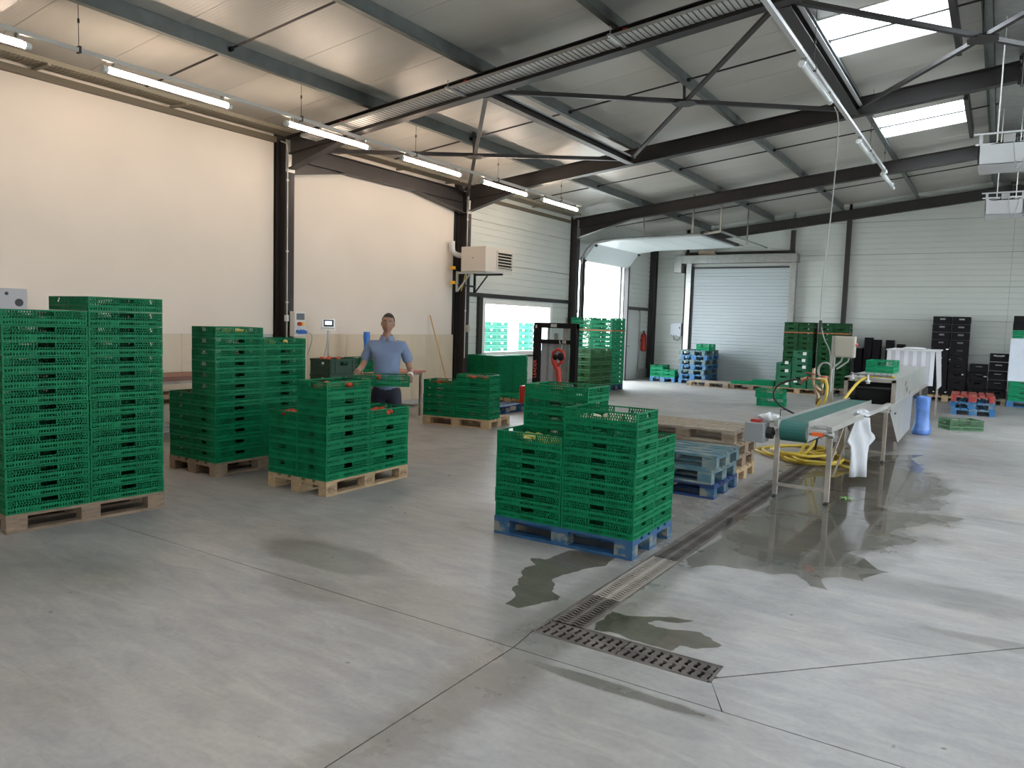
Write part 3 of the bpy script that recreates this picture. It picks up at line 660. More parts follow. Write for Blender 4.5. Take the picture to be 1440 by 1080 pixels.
# roller door on the back wall
rd = empty('roller_door'); tag(rd, 'closed pale roller door in a galvanised frame on the back wall', 'door')
z = .0
while z < 3.55:
    ribbed('door_slat', 3.0, .297, rd, (-8.33, BY-.10, z), 0, mat('roller_curtain', (0.48, 0.53, 0.55), 0.45), .099, .008); z += .30
MB().box(-8.50, -8.34, BY-.22, BY-.0, 0, 3.68).build('guide_rail', GALV, rd); MB().box(-5.33, -5.17, BY-.22, BY-.0, 0, 3.68).build('guide_rail', GALV, rd)
MB().box(-8.345, -8.28, BY-.14, BY-.03, 0, 3.6).build('seal', RUB, rd)
MB().box(-8.62, -5.12, BY-.42, BY-.01, 3.68, 3.93).build('door_box', GALV, rd, bevel=.01); MB().box(-8.85, -8.6, BY-.40, BY-.05, 3.40, 3.93).build('motor_cover', GALV, rd, bevel=.01)
MB().box(-8.28, -5.38, BY-.11, BY-.09, 3.53, 3.58).build('bottom_bar', STEEL_DK, rd)
o = MB().box(-8.1, -7.6, BY-.3, BY-.13, 3.94, 4.06).build('cardboard_box', mat('cardboard', (0.36, 0.27, 0.20), 0.8)); tag(o, 'flat brown cardboard box lying on the roller door box', 'box')
cb = empty('control_box', (-8.98, BY-.005, 1.33), label='pale wall control box left of the roller door', cat='control box')
MB().box(0, .36, -.12, 0, .06, .48).build('housing', mat('ctrl_grey', (0.62, 0.66, 0.72), 0.4), cb, bevel=.008)
b = MB()
for x in (.03, .12, .2): MB().box(x, x+.03, -.127, -.118, .08, .1).build('button', RUB, cb)
MB().box(.3, .33, -.127, -.118, .3, .36).build('switch', RUB, cb); b = MB().tube([(.1, -.05, .06), (.12, -.07, -.05), (.25, -.06, -.07), (.32, -.03, .03)], .01, 6); b.build('cable', RUB, cb)
fe = empty('fire_extinguisher', (-9.655, 22.75, 0), label='red fire extinguisher hanging in the far left corner', cat='extinguisher')
MB().tube([(0, 0, .88), (0, 0, .92), (0, 0, 1.38), (0, 0, 1.44), (0, 0, 1.47)], [.07, .09, .09, .06, .03], 14).build('cylinder', RED, fe, smooth=True)
MB().box(-.105, -.05, -.06, .06, 1.2, 1.24).build('wall_bracket', STEEL_DK, fe)
MB().box(-.02, .02, -.05, .02, 1.47, 1.53).tube([(0, -.05, 1.5), (.08, -.08, 1.35), (.1, -.05, 1.0)], .012, 6).build('valve_hose', RUB, fe)

# ================================================================ PALLETS
def pallet_meshes(key, deck, blockm):
    P = {}
    P['deck_w'] = MB().box(-.6, .6, -.0725, .0725, 0, .022).mesh('deck_board', deck)
    P['deck_n'] = MB().box(-.6, .6, -.05, .05, 0, .022).mesh('deck_board', deck)
    P['str'] = MB().box(-.0725, .0725, -.4, .4, 0, .022).mesh('stringer_board', deck)
    P['bot_w'] = MB().box(-.6, .6, -.05, .05, 0, .022).mesh('bottom_board', deck)
    P['blk_w'] = MB().box(-.0725, .0725, -.05, .05, 0, .078).mesh('block', blockm)
    P['blk_c'] = MB().box(-.0725, .0725, -.0725, .0725, 0, .078).mesh('block', blockm)
    P['bot_c'] = MB().box(-.6, .6, -.0725, .0725, 0, .022).mesh('bottom_board', deck)
    return P
PM = {'wood': pallet_meshes('wood', WOOD, WOOD), 'worn': pallet_meshes('worn', WOOD_W, WOOD_W), 'grey': pallet_meshes('grey', WOOD_G, WOOD_W),
      'blue': pallet_meshes('blue', BLUE, BLUE_BL), 'blueworn': pallet_meshes('blueworn', BLUE_W, BLUE_W), 'bluedark': pallet_meshes('bluedark', BLUE_DK, BLUE_BL),
      'bright': pallet_meshes('bright', BLUE_SKY, BLUE_SKY), 'red': pallet_meshes('red', REDP, REDP)}
def pallet(kind, x, y, z, rz, label, group='pallets', jit=0.0):
    P = PM[kind]; r_ = empty('pallet', (x, y, z), R(rz), label=label, cat='pallet', group=group)
    j = lambda: random.uniform(-jit, jit)
    for yy, m in ((-.3275, 'deck_w'), (-.165, 'deck_n'), (0, 'deck_w'), (.165, 'deck_n'), (.3275, 'deck_w')): inst('deck_board', P[m], r_, (j(), yy+j()*.3, .122))
    for xx in (-.5275, 0, .5275):
        inst('stringer_board', P['str'], r_, (xx, 0, .1))
        for yy, m in ((-.35, 'blk_w'), (0, 'blk_c'), (.35, 'blk_w')): inst('block', P[m], r_, (xx, yy, .022))
    for yy, m in ((-.35, 'bot_w'), (0, 'bot_c'), (.35, 'bot_w')): inst('bottom_board', P[m], r_, (0, yy, 0))
    return r_

# ================================================================ CRATES
def lattice(b, L_, H_, axis, off, handle=.055, seed=0, deep=.012):
    """open-work panel; axis 'x': runs along x at y=off; sign of off gives outward side"""
    s_ = 1 if off > 0 else -1
    def bx(u0, u1, z0, z1, t0, t1):
        u0, u1 = max(u0, -L_/2), min(u1, L_/2)
        a, c_ = sorted((off-s_*t0, off-s_*t1))
        if axis == 'x': b.box(u0, u1, a, c_, z0, z1)
        else: b.box(a, c_, u0, u1, z0, z1)
    h = L_/2; k = H_/.117
    z = [q*k for q in (0, .012, .032, .051, .068, .072, .088, .092, .107)]+[H_]
    hz0, hz1 = z[5]+.002, z[8]
    bx(-h, h, 0, z[1], 0, deep)                       # bottom rim
    bx(-h, h, z[2], z[3], .001, deep-.001)            # solid band
    bx(-h, -handle, z[4], z[5], .001, deep-.001); bx(handle, h, z[4], z[5], .001, deep-.001)
    bx(-h, -handle, z[6], z[7], .001, deep-.001); bx(handle, h, z[6], z[7], .001, deep-.001)
    bx(-h, h, z[8], z[9], -.001, deep+.002)           # top rim
    bx(-handle-.005, -handle, z[4], z[8], -.0015, deep); bx(handle, handle+.005, z[4], z[8], -.0015, deep); bx(-handle-.005, handle+.005, z[4]-.003, z[4]+.002, -.0015, deep)
    n = int(L_/.0195); rnd = random.Random(seed+11); p = L_/n
    grp = [rnd.random() for _ in range(n//3+3)]
    for i in range(n+1):
        u = -h+p*i; g_ = grp[i//3]
        # teeth under the band
        if abs(u) < handle+.004 or g_ < .4: bx(u-.003, u+.003, z[1], z[2], .001, deep-.001)
        elif g_ < .75: bx(u-.0062, u+.0062, z[1], z[2], .001, deep-.001)
        else: bx(u-p*.5, u+p*.42, z[1], z[2], .0015, deep-.001)
        bx(u-.003, u+.003, z[3], z[4], .001, deep-.001)
        if abs(u) > handle+.006:
            bx(u+.004, u+.0102, z[5], z[6], .001, deep-.001); bx(u-.003, u+.003, z[7], z[8], .001, deep-.001)
        if i % 7 == 3 and abs(u) > handle+.012: bx(u-.003, u+.003, z[3], z[8], -.0015, deep)
def crate_parts(H_, m, name='c'):
    L_, W_ = .594, .394
    side = MB(); lattice(side, L_-.024, H_, 'x', -W_/2, .061, 3); sm = side.mesh('side_panel', m)
    end = MB(); lattice(end, W_-.024, H_, 'y', L_/2, .042, 5); em = end.mesh('end_panel', m)
    b = MB()
    for sx in (-1, 1):
        for sy in (-1, 1):
            x0, x1 = sorted((sx*L_/2, sx*(L_/2-.013))); y0, y1 = sorted((sy*W_/2, sy*(W_/2-.013)))
            b.box(x0, x1, y0, y1, 0, H_)
            for q in range(6): b.box(*sorted((sx*(L_/2-.018), sx*(L_/2-.046))), *sorted((sy*(W_/2+.002), sy*(W_/2-.004))), H_*(.06+q*.155), H_*(.11+q*.155))
    b.box(-L_/2+.008, L_/2-.008, -W_/2+.008, W_/2-.008, .004, .008)
    for i in range(9):
        x = -L_/2+L_*(i+.5)/9; b.box(x-.004, x+.004, -W_/2+.01, W_/2-.01, .001, .013)
    for i in range(6):
        y = -W_/2+W_*(i+.5)/6; b.box(-L_/2+.01, L_/2-.01, y-.004, y+.004, .001, .013)
    base = b.mesh('base', m)
    # one-piece version for far crates
    whole = MB(); 
    for me_, rot in ((sm, 0), (sm, math.pi), (em, 0), (em, math.pi), (base, 0)):
        i = len(whole.v); c_, s_ = math.cos(rot), math.sin(rot)
        whole.v += [(v.co.x*c_-v.co.y*s_, v.co.x*s_+v.co.y*c_, v.co.z) for v in me_.vertices]
        whole.f += [tuple(i+q for q in p.vertices) for p in me_.polygons]
    return dict(side=sm, end=em, base=base, whole=whole.mesh('lattice_crate', m), H=H_)
C118 = crate_parts(.1155, GREEN); C157 = crate_parts(.155, GREEN); C118L = crate_parts(.1165, GREEN_L); C190 = crate_parts(.188, GREEN_O); C190L = crate_parts(.188, GREEN_L)
def closed_crate(L_, W_, H_, m, name):
    b = MB(); t = .010
    for sx in (-1, 1):
        hw = .075
        x0, x1 = sorted((sx*(L_/2-.006), sx*(L_/2-.006-t)))
        b.box(x0, x1, -W_/2, W_/2, 0, H_*.56).box(x0, x1, -W_/2, -hw, H_*.56, H_*.80).box(x0, x1, hw, W_/2, H_*.56, H_*.80).box(x0, x1, -W_/2, W_/2, H_*.80, H_)
        y0, y1 = sorted((sx*(W_/2-.006), sx*(W_/2-.006-t))); b.box(-L_/2, L_/2, y0, y1, 0, H_*.56).box(-L_/2, -hw, y0, y1, H_*.56, H_*.80).box(hw, L_/2, y0, y1, H_*.56, H_*.80).box(-L_/2, L_/2, y0, y1, H_*.80, H_)
        b.box(*sorted((sx*(L_/2+.003), sx*(L_/2-.008))), -W_/2-.003, W_/2+.003, H_*.86, H_-.004).box(*sorted((sx*(L_/2), sx*(L_/2-.008))), -W_/2, W_/2, 0.002, H_*.08)
        b.box(-L_/2, L_/2, *sorted((sx*(W_/2+.003), sx*(W_/2-.008))), H_*.86, H_-.004).box(-L_/2, L_/2, *sorted((sx*(W_/2), sx*(W_/2-.008))), 0.002, H_*.08)
        for q in (-.45, -.3, .3, .45): b.box(L_*q-.005, L_*q+.005, *sorted((sx*(W_/2+.001), sx*(W_/2-.008))), .01, H_*.9)
        for q in (-.44, .44): b.box(*sorted((sx*(L_/2+.001), sx*(L_/2-.008))), W_*q-.006, W_*q+.006, .01, H_*.9)
    b.box(-L_/2+.008, L_/2-.008, -W_/2+.008, W_/2-.008, .003, .01)
    b.box(-L_/2+.03, L_/2-.03, -W_/2+.03, W_/2-.03, .01, .02)
    return b.mesh(name, m)
ORD = ['topmost', 'second', 'third', 'fourth', 'fifth', 'sixth', 'seventh', 'eighth', 'ninth', 'tenth', 'eleventh', 'twelfth', 'thirteenth', 'fourteenth', 'fifteenth', 'sixteenth', 'seventeenth', 'eighteenth', 'nineteenth', 'twentieth']
def make_crate(S, parts=True):
    """a lattice crate with its folding panels as parts"""
    if not parts: return inst('lattice_crate', S['whole'])
    r_ = empty('lattice_crate'); inst('base', S['base'], r_)
    inst('side_panel', S['side'], r_); inst('side_panel', S['side'], r_, (0, 0, 0), (0, 0, math.pi))
    inst('end_panel', S['end'], r_); inst('end_panel', S['end'], r_, (0, 0, 0), (0, 0, math.pi))
    return r_
PROTO = {}
def crate(S, parts, x, y, z, rz, label, group):
    k = (id(S), parts)
    if k not in PROTO: PROTO[k] = make_crate(S, parts); o = PROTO[k]
    else: o = copy_tree(PROTO[k])
    o.location = (x, y, z); o.rotation_euler = (0, 0, rz); return tag(o, label, 'crate', group)
def stack(S, px, py, rz, cols, name, group, pitch, z0=.144, parts=True, word='green crate'):
    """cols: (local x, local y, count, turned, column words, parts?)"""
    c_, s_ = math.cos(R(rz)), math.sin(R(rz))
    for (lx, ly, n, turn, cn, pt) in cols:
        for i in range(n):
            jx, jy = random.uniform(-.003, .003), random.uniform(-.003, .003)
            X, Y = px+(lx+jx)*c_-(ly+jy)*s_, py+(lx+jx)*s_+(ly+jy)*c_
            lab = f'{word}, {ORD[n-1-i]}{"" if i == n-1 else " from top"}, {cn} column of the {name}'
            crate(S, pt and parts, X, Y, z0+i*pitch, R(rz+turn+random.uniform(-.35, .35)), lab, group)

# --- produce
def produce(x, y, z, n, kind, where, spread=(.22, .13), r=.032):
    me = PRO[kind]
    for i in range(n):
        a = me
        o = inst({'tomato': 'tomato', 'squash': 'squash', 'cauliflower': 'cauliflower'}[kind], a, None, (x+random.uniform(-1, 1)*spread[0], y+random.uniform(-1, 1)*spread[1], z+random.uniform(-.004, .010)), (random.uniform(-.3, .3), random.uniform(-.3, .3), random.uniform(0, 6)))
        tag(o, f'{ {"tomato": "ripe red tomato", "squash": "yellow green squash", "cauliflower": "pale creamy vegetable head"}[kind]} lying {where}', kind, f'{kind} pile {where}')
PRO = {}
b = MB().sphere((0, 0, 0), .036, 12, 8, (1, 1, .8)); PRO['tomato'] = b.mesh('tomato', TOMATO, True)
b = MB().sphere((0, 0, 0), .03, 12, 8, (2.4, 1, 1)); PRO['squash'] = b.mesh('squash', SQUASH, True)
b = MB()
for i in range(14):
    a = i*2.4; rr = .045*math.sqrt(i/14); b.sphere((rr*math.cos(a), rr*math.sin(a), .02-rr*.35), .022, 8, 5)
PRO['cauliflower'] = b.mesh('cauliflower', CAULI, True)

# S1: tall stacks at the left edge
pallet('worn', -6.46, 3.24, 0, 84.1, 'brown worn wooden pallet under the tall crates at the left edge')
stack(C118, -6.46, 3.24, 84.1, [(-.3, -.2, 13, 0, 'near front', True), (.3, -.2, 14, 0, 'far front', True), (-.3, .2, 13, 0, 'near rear', False), (.3, .2, 14, 0, 'far rear', False)],
      'tall left edge stack', 'crates of the tall stack at the left edge', .1185)
# S2
pallet('worn', -7.12, 5.42, 0, 90, 'grey brown pallet under the second tall crate stack')
stack(C118, -7.12, 5.42, 90, [(-.3, .2, 6, 0, 'low near', True), (-.3, -.2, 12, 0, 'tall near', True), (.3, -.2, 11, 0, 'far right', True), (.3, .2, 9, 0, 'hidden far', False)],
      'second stack from left', 'crates of the second stack from the left', .1178)
# S3
p3 = pallet('wood', -5.64, 5.53, 0, 91.3, 'light wooden pallet in front of the man with the crate')
for ch in list(p3.children):
    if ch.name.startswith('block') and ch.location.y < -.3:
        xx = ch.location.x
        text('stamp', 'EUR' if abs(xx) < .1 else 'EPAL', .042, mat('stamp_brown', (.10, .05, .025), .8), ch, (0, -.0505, .039), (R(90), 0, 0))
        ring = [(.055*math.cos(t*math.pi/10), -.0515, .039+.027*math.sin(t*math.pi/10)) for t in range(20)]
        MB().tube(ring, .0012, 4, closed=True).build('stamp_ring', MATS['stamp_brown'], ch)
stack(C157, -5.64, 5.53, 91.3, [(-.3, .2, 4, 0, 'near left', True), (-.3, -.2, 6, 0, 'tall near right', True), (.3, -.2, 4, 0, 'far right', True), (.3, .2, 4, 0, 'far left', True)],
      'stack before the man', 'crates of the stack before the man', .157)
# S4
c12 = 9
pallet('wood', -7.30, 9.98, 0, c12, 'light wooden pallet near the third wall column')
stack(C118, -7.30, 9.98, c12, [(-.3, -.2, 5, 0, 'left', True), (.3, -.2, 6, 0, 'right', True)], 'stack by the third column', 'crates of the small stack by the third column', .117)
# blue pallet stack
pallet('blue', -2.73, 5.365, 0, .6, 'bright blue pallet beside the drain carrying green crates')
stack(C118, -2.73, 5.365, .6, [(-.3, -.2, 6, 0, 'front left', True), (.3, -.2, 8, 0, 'front right', True), (.3, .2, 6, 0, 'back right', True), (-.3, .2, 9, 0, 'back left', True)],
      'stack on the blue pallet', 'crates of the stack on the blue pallet', .1160)
# produce in the open crates
produce(-5.84, 5.22, .144+4*.157-.06, 16, 'tomato', 'in the near left crate before the man')
produce(-5.44, 5.22, .144+6*.157-.06, 16, 'tomato', 'in the tallest crate before the man', (.13, .22))
produce(-5.45, 5.83, .144+4*.157-.06, 16, 'tomato', 'in the far right crate before the man', (.13, .22))
produce(-5.85, 5.83, .144+4*.157-.06, 12, 'tomato', 'in the far left crate before the man', (.13, .22))
produce(-7.55, 9.74, .144+5*.117-.05, 12, 'tomato', 'in the left crate by the third column')
produce(-6.97, 9.84, .144+6*.117-.05, 12, 'tomato', 'in the right crate by the third column')
produce(-3.03, 5.16, .144+6*.116-.075, 16, 'squash', 'in the front left crate on the blue pallet', (.2, .12))
produce(-2.43, 5.17, .144+8*.116-.085, 9, 'cauliflower', 'in the front right crate on the blue pallet', (.2, .11))
produce(-6.92, 5.12, .144+12*.1178-.055, 9, 'squash', 'in the tallest crate of the second stack', (.1, .2))
produce(-6.92, 5.72, .144+11*.1178-.055, 9, 'squash', 'in the far crate of the second stack', (.1, .2))
produce(-7.32, 5.12, .144+6*.1178-.055, 9, 'squash', 'in the low crate of the second stack', (.1, .2))

# stacked empty pallets
for i, (k_, dx, rz) in enumerate((('wood', 0, 1), ('worn', -.02, -1), ('worn', .0, 0), ('grey', -.04, 1.2))):
    pallet(k_, -2.94+dx, 8.60, i*.1445, rz, ['light bottom pallet', 'dark second pallet', 'dark third pallet', 'pale topmost pallet'][i]+' of the wooden stack beside the conveyor', jit=.004)
for i, (k_, dx, dy, rz) in enumerate((('bluedark', 0, 0, .5), ('blueworn', -.02, .0, -.8), ('blueworn', .0, .02, .6))):
    pallet(k_, -2.88+dx, 7.68+dy, i*.1445, rz, ['dark blue bottom pallet', 'pale blue middle pallet', 'faded blue topmost pallet'][i]+' of the stack behind the green crates', jit=.004)

# --- far left group
pallet('wood', -9.25, 13.72, 0, 90, 'wooden pallet under the upright folded crates by the window')
pallet('wood', -8.36, 13.42, 0, 90, 'wooden pallet carrying flat green crates near the truck')
pallet('bluedark', -7.97, 11.62, 0, 90, 'dark blue pallet on the floor between stack and truck')
pallet('wood', -9.15, 15.6, 0, 90, 'wooden pallet lying under the window')
def folded_mesh(m, L_=.594, W_=.394, t=.028):
    b = MB(); b.box(-L_/2, L_/2, -W_/2, W_/2, 0, t*.42); b.box(-L_/2+.02, L_/2-.02, -W_/2+.02, W_/2-.02, .006, t-.006)
    for s_ in (-1, 1):
        b.box(-L_/2+.006, L_/2-.006, *sorted((s_*(W_/2-.006), s_*(W_/2-.018))), .006, t-.008).box(*sorted((s_*(L_/2-.006), s_*(L_/2-.018))), -W_/2+.006, W_/2-.006, .006, t-.008)
    for i in range(10): x = -L_/2+L_*(i+.5)/10; b.box(x-.006, x+.006, -W_/2-.003, W_/2+.003, .008, t-.004)
    for i in range(7): y = -W_/2+W_*(i+.5)/7; b.box(-L_/2-.003, L_/2+.003, y-.006, y+.006, .008, t-.004)
    return b.mesh('folded_crate', m)
FG = folded_mesh(GREEN); FGL = folded_mesh(GREEN_L); FB = folded_mesh(BLACKP, t=.05); FGt = folded_mesh(GREEN, t=.041)
def piles(me, pts, name, n, pitch, z0, rz=0, grp='folded crates'):
    for j, (x, y, cn) in enumerate(pts):
        for i in range(n if isinstance(n, int) else n[j]):
            o = inst('folded_crate', me, None, (x+random.uniform(-.004, .004), y+random.uniform(-.004, .004), z0+i*pitch), (0, 0, R(rz)+random.uniform(-.01, .01)))
            tag(o, f'folded green crate, {ORD[(n if isinstance(n, int) else n[j])-1-i]}{"" if i == (n if isinstance(n, int) else n[j])-1 else " from top"}, {cn} pile {name}', 'crate', f'{grp}, {cn} pile {name}')
piles(FGt, [(-9.45, 13.45, 'near left'), (-9.04, 13.45, 'near right'), (-9.04, 14.06, 'far right')], 'below the window', 20, .0415, .144, 90)
piles(FGL, [(-8.56, 13.12, 'near left'), (-8.16, 13.12, 'near right'), (-8.16, 13.73, 'far right')], 'of flat crates near the truck', [2, 1, 2], .03, .144, 90)

# --- stacks in front of the loading door
pallet('bluedark', -8.65, 16.85, 0, 90, 'dark pallet under the tall-sided crates near the loading door')
stack(C190, -8.65, 16.85, 90, [(-.3, .2, 5, 0, 'near left', False), (-.3, -.2, 5, 0, 'near right', False), (.3, -.2, 5, 0, 'far right', False)], 'stack near the loading door', 'deep crates by the loading door', .19, parts=False, word='deep green crate')
pallet('bluedark', -8.95, 18.0, 0, 0, 'dark pallet under the strapped crates at the loading door')
stack(C118L, -8.95, 18.0, 0, [(-.3, -.2, 15, 0, 'front left', False), (.3, -.2, 15, 0, 'front right', False), (.3, .2, 15, 0, 'back right', False)], 'strapped stack at the door', 'crates of the strapped stack at the door', .1145, parts=False, word='light green crate')
def strap(x0, x1, y0, y1, z, label):
    b = MB(); t = .004
    b.box(x0-t, x1+t, y0-t, y0, z, z+.03).box(x0-t, x1+t, y1, y1+t, z, z+.03).box(x0-t, x0, y0, y1, z, z+.03).box(x1, x1+t, y0, y1, z, z+.03)
    return tag(b.build('orange_strap', ORANGE), label, 'strap')
strap(-9.56, -8.34, 17.59, 18.41, 1.53, 'orange strap around the crates at the loading door')

# --- pallet truck (stacker)
pt = empty('stacker_truck', (-7.15, 12.62, 0), 0, label='red and black stacker truck with tiller arm among the crates', cat='stacker')
mp1 = MB().box(-.48, -.36, -.06, .06, .05, 1.70).build('mast_post', BLACKP, pt, bevel=.006); MB().box(.34, .46, -.06, .06, .05, 1.70).build('mast_post', BLACKP, pt, bevel=.006)
MB().box(-.48, .46, -.05, .05, 1.60, 1.70).box(-.36, .34, -.05, .02, 1.30, 1.38).build('mast_crossbar', BLACKP, pt)
MB().quad([(-.36, -.006, .5), (.34, -.006, .5), (.34, -.006, 1.3), (-.36, -.006, 1.3)]).quad([(-.36, -.006, 1.38), (.34, -.006, 1.38), (.34, -.006, 1.6), (-.36, -.006, 1.6)]).build('mast_screen', CLEARP, pt)
MB().box(-.20, -.17, .0, .05, .3, 1.6).box(-.05, .02, .0, .06, .3, 1.5).box(.14, .26, .0, .06, .3, 1.6).build('lift_ram', GALV, pt)
MB().box(-.34, .10, .03, .035, .5, 1.30).build('white_curtain', PLAST_W, pt)
MB().box(-.62, -.06, -.30, -.07, .1, .47).box(-.36, -.06, -.28, -.07, .47, .53).build('red_cover', RED, pt, bevel=.02)
MB().box(-.05, .46, -.34, -.07, .1, .56).build('grey_cover', mat('truck_grey', (0.16, 0.15, 0.16), 0.5), pt, bevel=.03)
b = MB().tube([(.55, -.75, .35), (.54, -.78, .6), (.52, -.8, .85), (.43, -.82, 1.0), (.40, -.82, 1.08)], [.05, .05, .055, .05, .04], 10); b.build('tiller_arm', RED, pt, smooth=True)
b = MB().tube([(.40, -.82, 1.08), (.42, -.82, 1.18), (.50, -.82, 1.23), (.60, -.82, 1.2), (.64, -.82, 1.1), (.58, -.82, 1.0), (.50, -.82, .93)], .028, 8); b.build('tiller_grip', RED, pt, smooth=True)
MB().sphere((.58, -.84, 1.1), .075, 12, 8, (1, .7, 1)).sphere((.47, -.85, 1.09), .055, 10, 6, (1, .7, 1)).build('tiller_head', BLACKP, pt, smooth=True)
MB().box(-.28, -.12, .06, 1.0, .06, .12).box(.12, .28, .06, 1.0, .06, .12).build('fork', RED, pt)
b = MB()
for x in (-.4, .4): b.tube([(x-.03, -.3, .07), (x+.03, -.3, .07)], .07, 12)
b.build('wheel', RUB, pt)
text('lettering', 'LEADER', .10, LETR, mp1, (-.42, -.0625, .80), (R(90), R(-90), 0)); text('lettering', 'L 08', .085, LETW, pt, (.17, -.053, 1.34), (R(90), 0, 0)); text('lettering', '8', .08, LETW, mp1, (-.42, -.0625, 1.62), (R(90), 0, 0))
MB().box(-.1, .03, -.058, -.051, 1.62, 1.68).build('label_plate', mat('plate_grey', (0.4, 0.4, 0.4), .5), pt)

# --- back wall row
for i in range(7):
    pallet(['bright', 'bright', 'blueworn', 'bright', 'blueworn', 'bright', 'blueworn'][i], -7.72+[0, .01, -.01, .02, 0, .03, .0][i], 22.5, i*.1445, 90+[0, 1, -1, .5, 0, 1.5, -1][i], f'blue pallet, {ORD[6-i]}{" of all" if i == 6 else " from top"}, in the stack before the roller door')
crate(C190L, False, -7.45, 22.3, 7*.1445, R(90), 'green crate standing on the blue pallets by the roller door', 'single green crates')
pallet('bright', -8.66, 22.55, 0, 90, 'blue pallet under the small crate stack left of the roller door')
stack(C118L, -8.66, 22.55, 90, [(-.3, .2, 3, 0, 'left', False), (-.3, -.2, 2, 0, 'right', False)], 'stack by the control box', 'crates of the small stack by the control box', .118, parts=False, word='bright green crate')
pallet('grey', -6.95, 21.44, 0, 1, 'empty wooden pallet lying before the roller door')
pallet('worn', -5.73, 21.5, 0, 0, 'dark pallet with flat green crates before the roller door')
piles(FGL, [(-6.03, 21.4, 'left'), (-5.43, 21.4, 'right')], 'before the roller door', [3, 5], .031, .144)
# dark green closed crates
CD = closed_crate(.59, .39, .134, GREEN_D, 'closed_crate'); CE = closed_crate(.59, .39, .165, mat('crate_green_mid', (0.012, 0.13, 0.06), .5, var=.15), 'closed_crate')
def cstack(me, pts, pitch, z0, rz, name, word='dark green crate', cat='crate'):
    for (x, y, n, cn) in pts:
        for i in range(n):
            o = inst('closed_crate', me, None, (x+random.uniform(-.004, .004), y+random.uniform(-.004, .004), z0+i*pitch), (0, 0, R(rz)+random.uniform(-.008, .008)))
            tag(o, f'{word}, {ORD[n-1-i]}{"" if i == n-1 else " from top"}, {cn} column of the {name}', cat, f'crates of the {name}')
pallet('grey', -4.79, 22.62, 0, 90, 'pallet under the tall dark green stack beside the roller door')
cstack(CD, [(-4.99, 22.55, 13, 'left'), (-4.59, 22.55, 13, 'right')], .137, .144, 90, 'stack beside the roller door')
strap(-5.19, -4.39, 22.25, 22.85, 1.62, 'orange strap on the dark green stack beside the roller door')
pallet('grey', -3.88, 22.62, 0, 90, 'pallet under the tall dark green stack behind the machine')
cstack(CD, [(-4.08, 22.55, 13, 'left'), (-3.68, 22.55, 13, 'right')], .137, .144, 90, 'stack behind the machine')
strap(-4.28, -3.48, 22.25, 22.85, 1.62, 'orange strap on the dark green stack behind the machine')
pallet('wood', -4.5, 21.5, 0, 0, 'light wooden pallet under the shorter dark green stack')
cstack(CE, [(-4.88, 21.42, 4, 'left'), (-4.47, 21.42, 6, 'middle'), (-4.06, 21.42, 2, 'right')], .168, .144, 90, 'shorter green stack')
b = MB()
for (x, z) in ((-4.85, .82), (-4.84, .60), (-4.4, 1.08), (-4.42, .9), (-4.4, .72), (-4.82, .26), (-4.6, .34)):
    tag(MB().box(x, x+.09, 21.112, 21.116, z-.04, z+.04).build('paper_label', LETW), 'small white label stuck on a green crate of the shorter stack', 'label', 'white labels on the shorter stack')
# black items at the back
CBK = closed_crate(.58, .40, .195, BLACKP, 'closed_crate')
pallet('wood', -1.10, 22.7, 0, 90, 'light wooden pallet under the tall black crates')
cstack(CBK, [(-1.31, 22.75, 10, 'left'), (-.88, 22.78, 10, 'right')], .203, .144, 90, 'tall black stack', 'black crate')
cstack(CBK, [(-.42, 22.75, 4, 'single')], .21, .144, 90, 'low black stack', 'black crate')
cstack(CBK, [(.0, 22.75, 5, 'single')], .23, .144, 90, 'stack by the wrapped load', 'black crate')
pallet('grey', -.2, 22.7, 0, 90, 'grey pallet under the low black stacks')
b = MB().box(-.09, .09, -.2, .2, 0, .55)
for z in (.05, .18, .31, .44): b.box(-.095, .095, -.205, .205, z, z+.02)
for y in (-.15, -.05, .05, .15): b.box(-.094, .094, y-.008, y+.008, 0, .55)
FBK = b.mesh('folded_black_crate', BLACKP)
for (x, n, zz, cn) in ((-3.28, 2, .144, 'leftmost'), (-3.05, 2, .45, 'second'), (-2.84, 2, .40, 'third'), (-2.52, 2, .40, 'fourth'), (-2.25, 2, .3, 'rightmost')):
    for i in range(n):
        o = inst('folded_black_crate', FBK, None, (x, 22.9, zz+i*.555)); tag(o, f'bundle of folded black crates on end, {["lower", "upper"][i]} one of the {cn} column', 'crate bundle', 'black bundles at the back wall')
MB_ = MB().box(-3.45, -2.1, 22.6, 23.2, 0, .144); tag(MB_.build('low_plinth', BLACKP), 'low black base under the folded black crates', 'base')
for x, z in ((-3.05, .145), (-2.84, .145), (-2.52, .145), (-2.25, .145)):
    tag(MB().box(x-.09, x+.09, 22.72, 23.08, z, {-3.05: .449, -2.84: .399, -2.52: .399, -2.25: .299}[x]).box(x-.095, x+.095, 22.71, 23.09, z+.1, z+.12).build('black_bin', BLACKP), 'squat black bin under a bundle of folded crates', 'bin', 'squat black bins under the folded crates')
for (x, y, z, w_) in ((-1.17, 22.443, 1.31, .06), (-1.08, 22.443, 1.05, .03), (-.78, 22.468, .68, .04), (-1.28, 22.443, .5, .06), (-1.13, 22.443, .2, .04), (-1.4, 22.443, .2, .04), (-.3, 22.443, .66, .07), (.06, 22.443, 1.2, .05), (-.12, 22.443, 1.2, .05)):
    tag(MB().box(x, x+w_, y-.006, y-.001, z, z+.025).build('paper_label', LETW), 'small white label stuck on the black crates', 'label', 'white labels on the black crates')
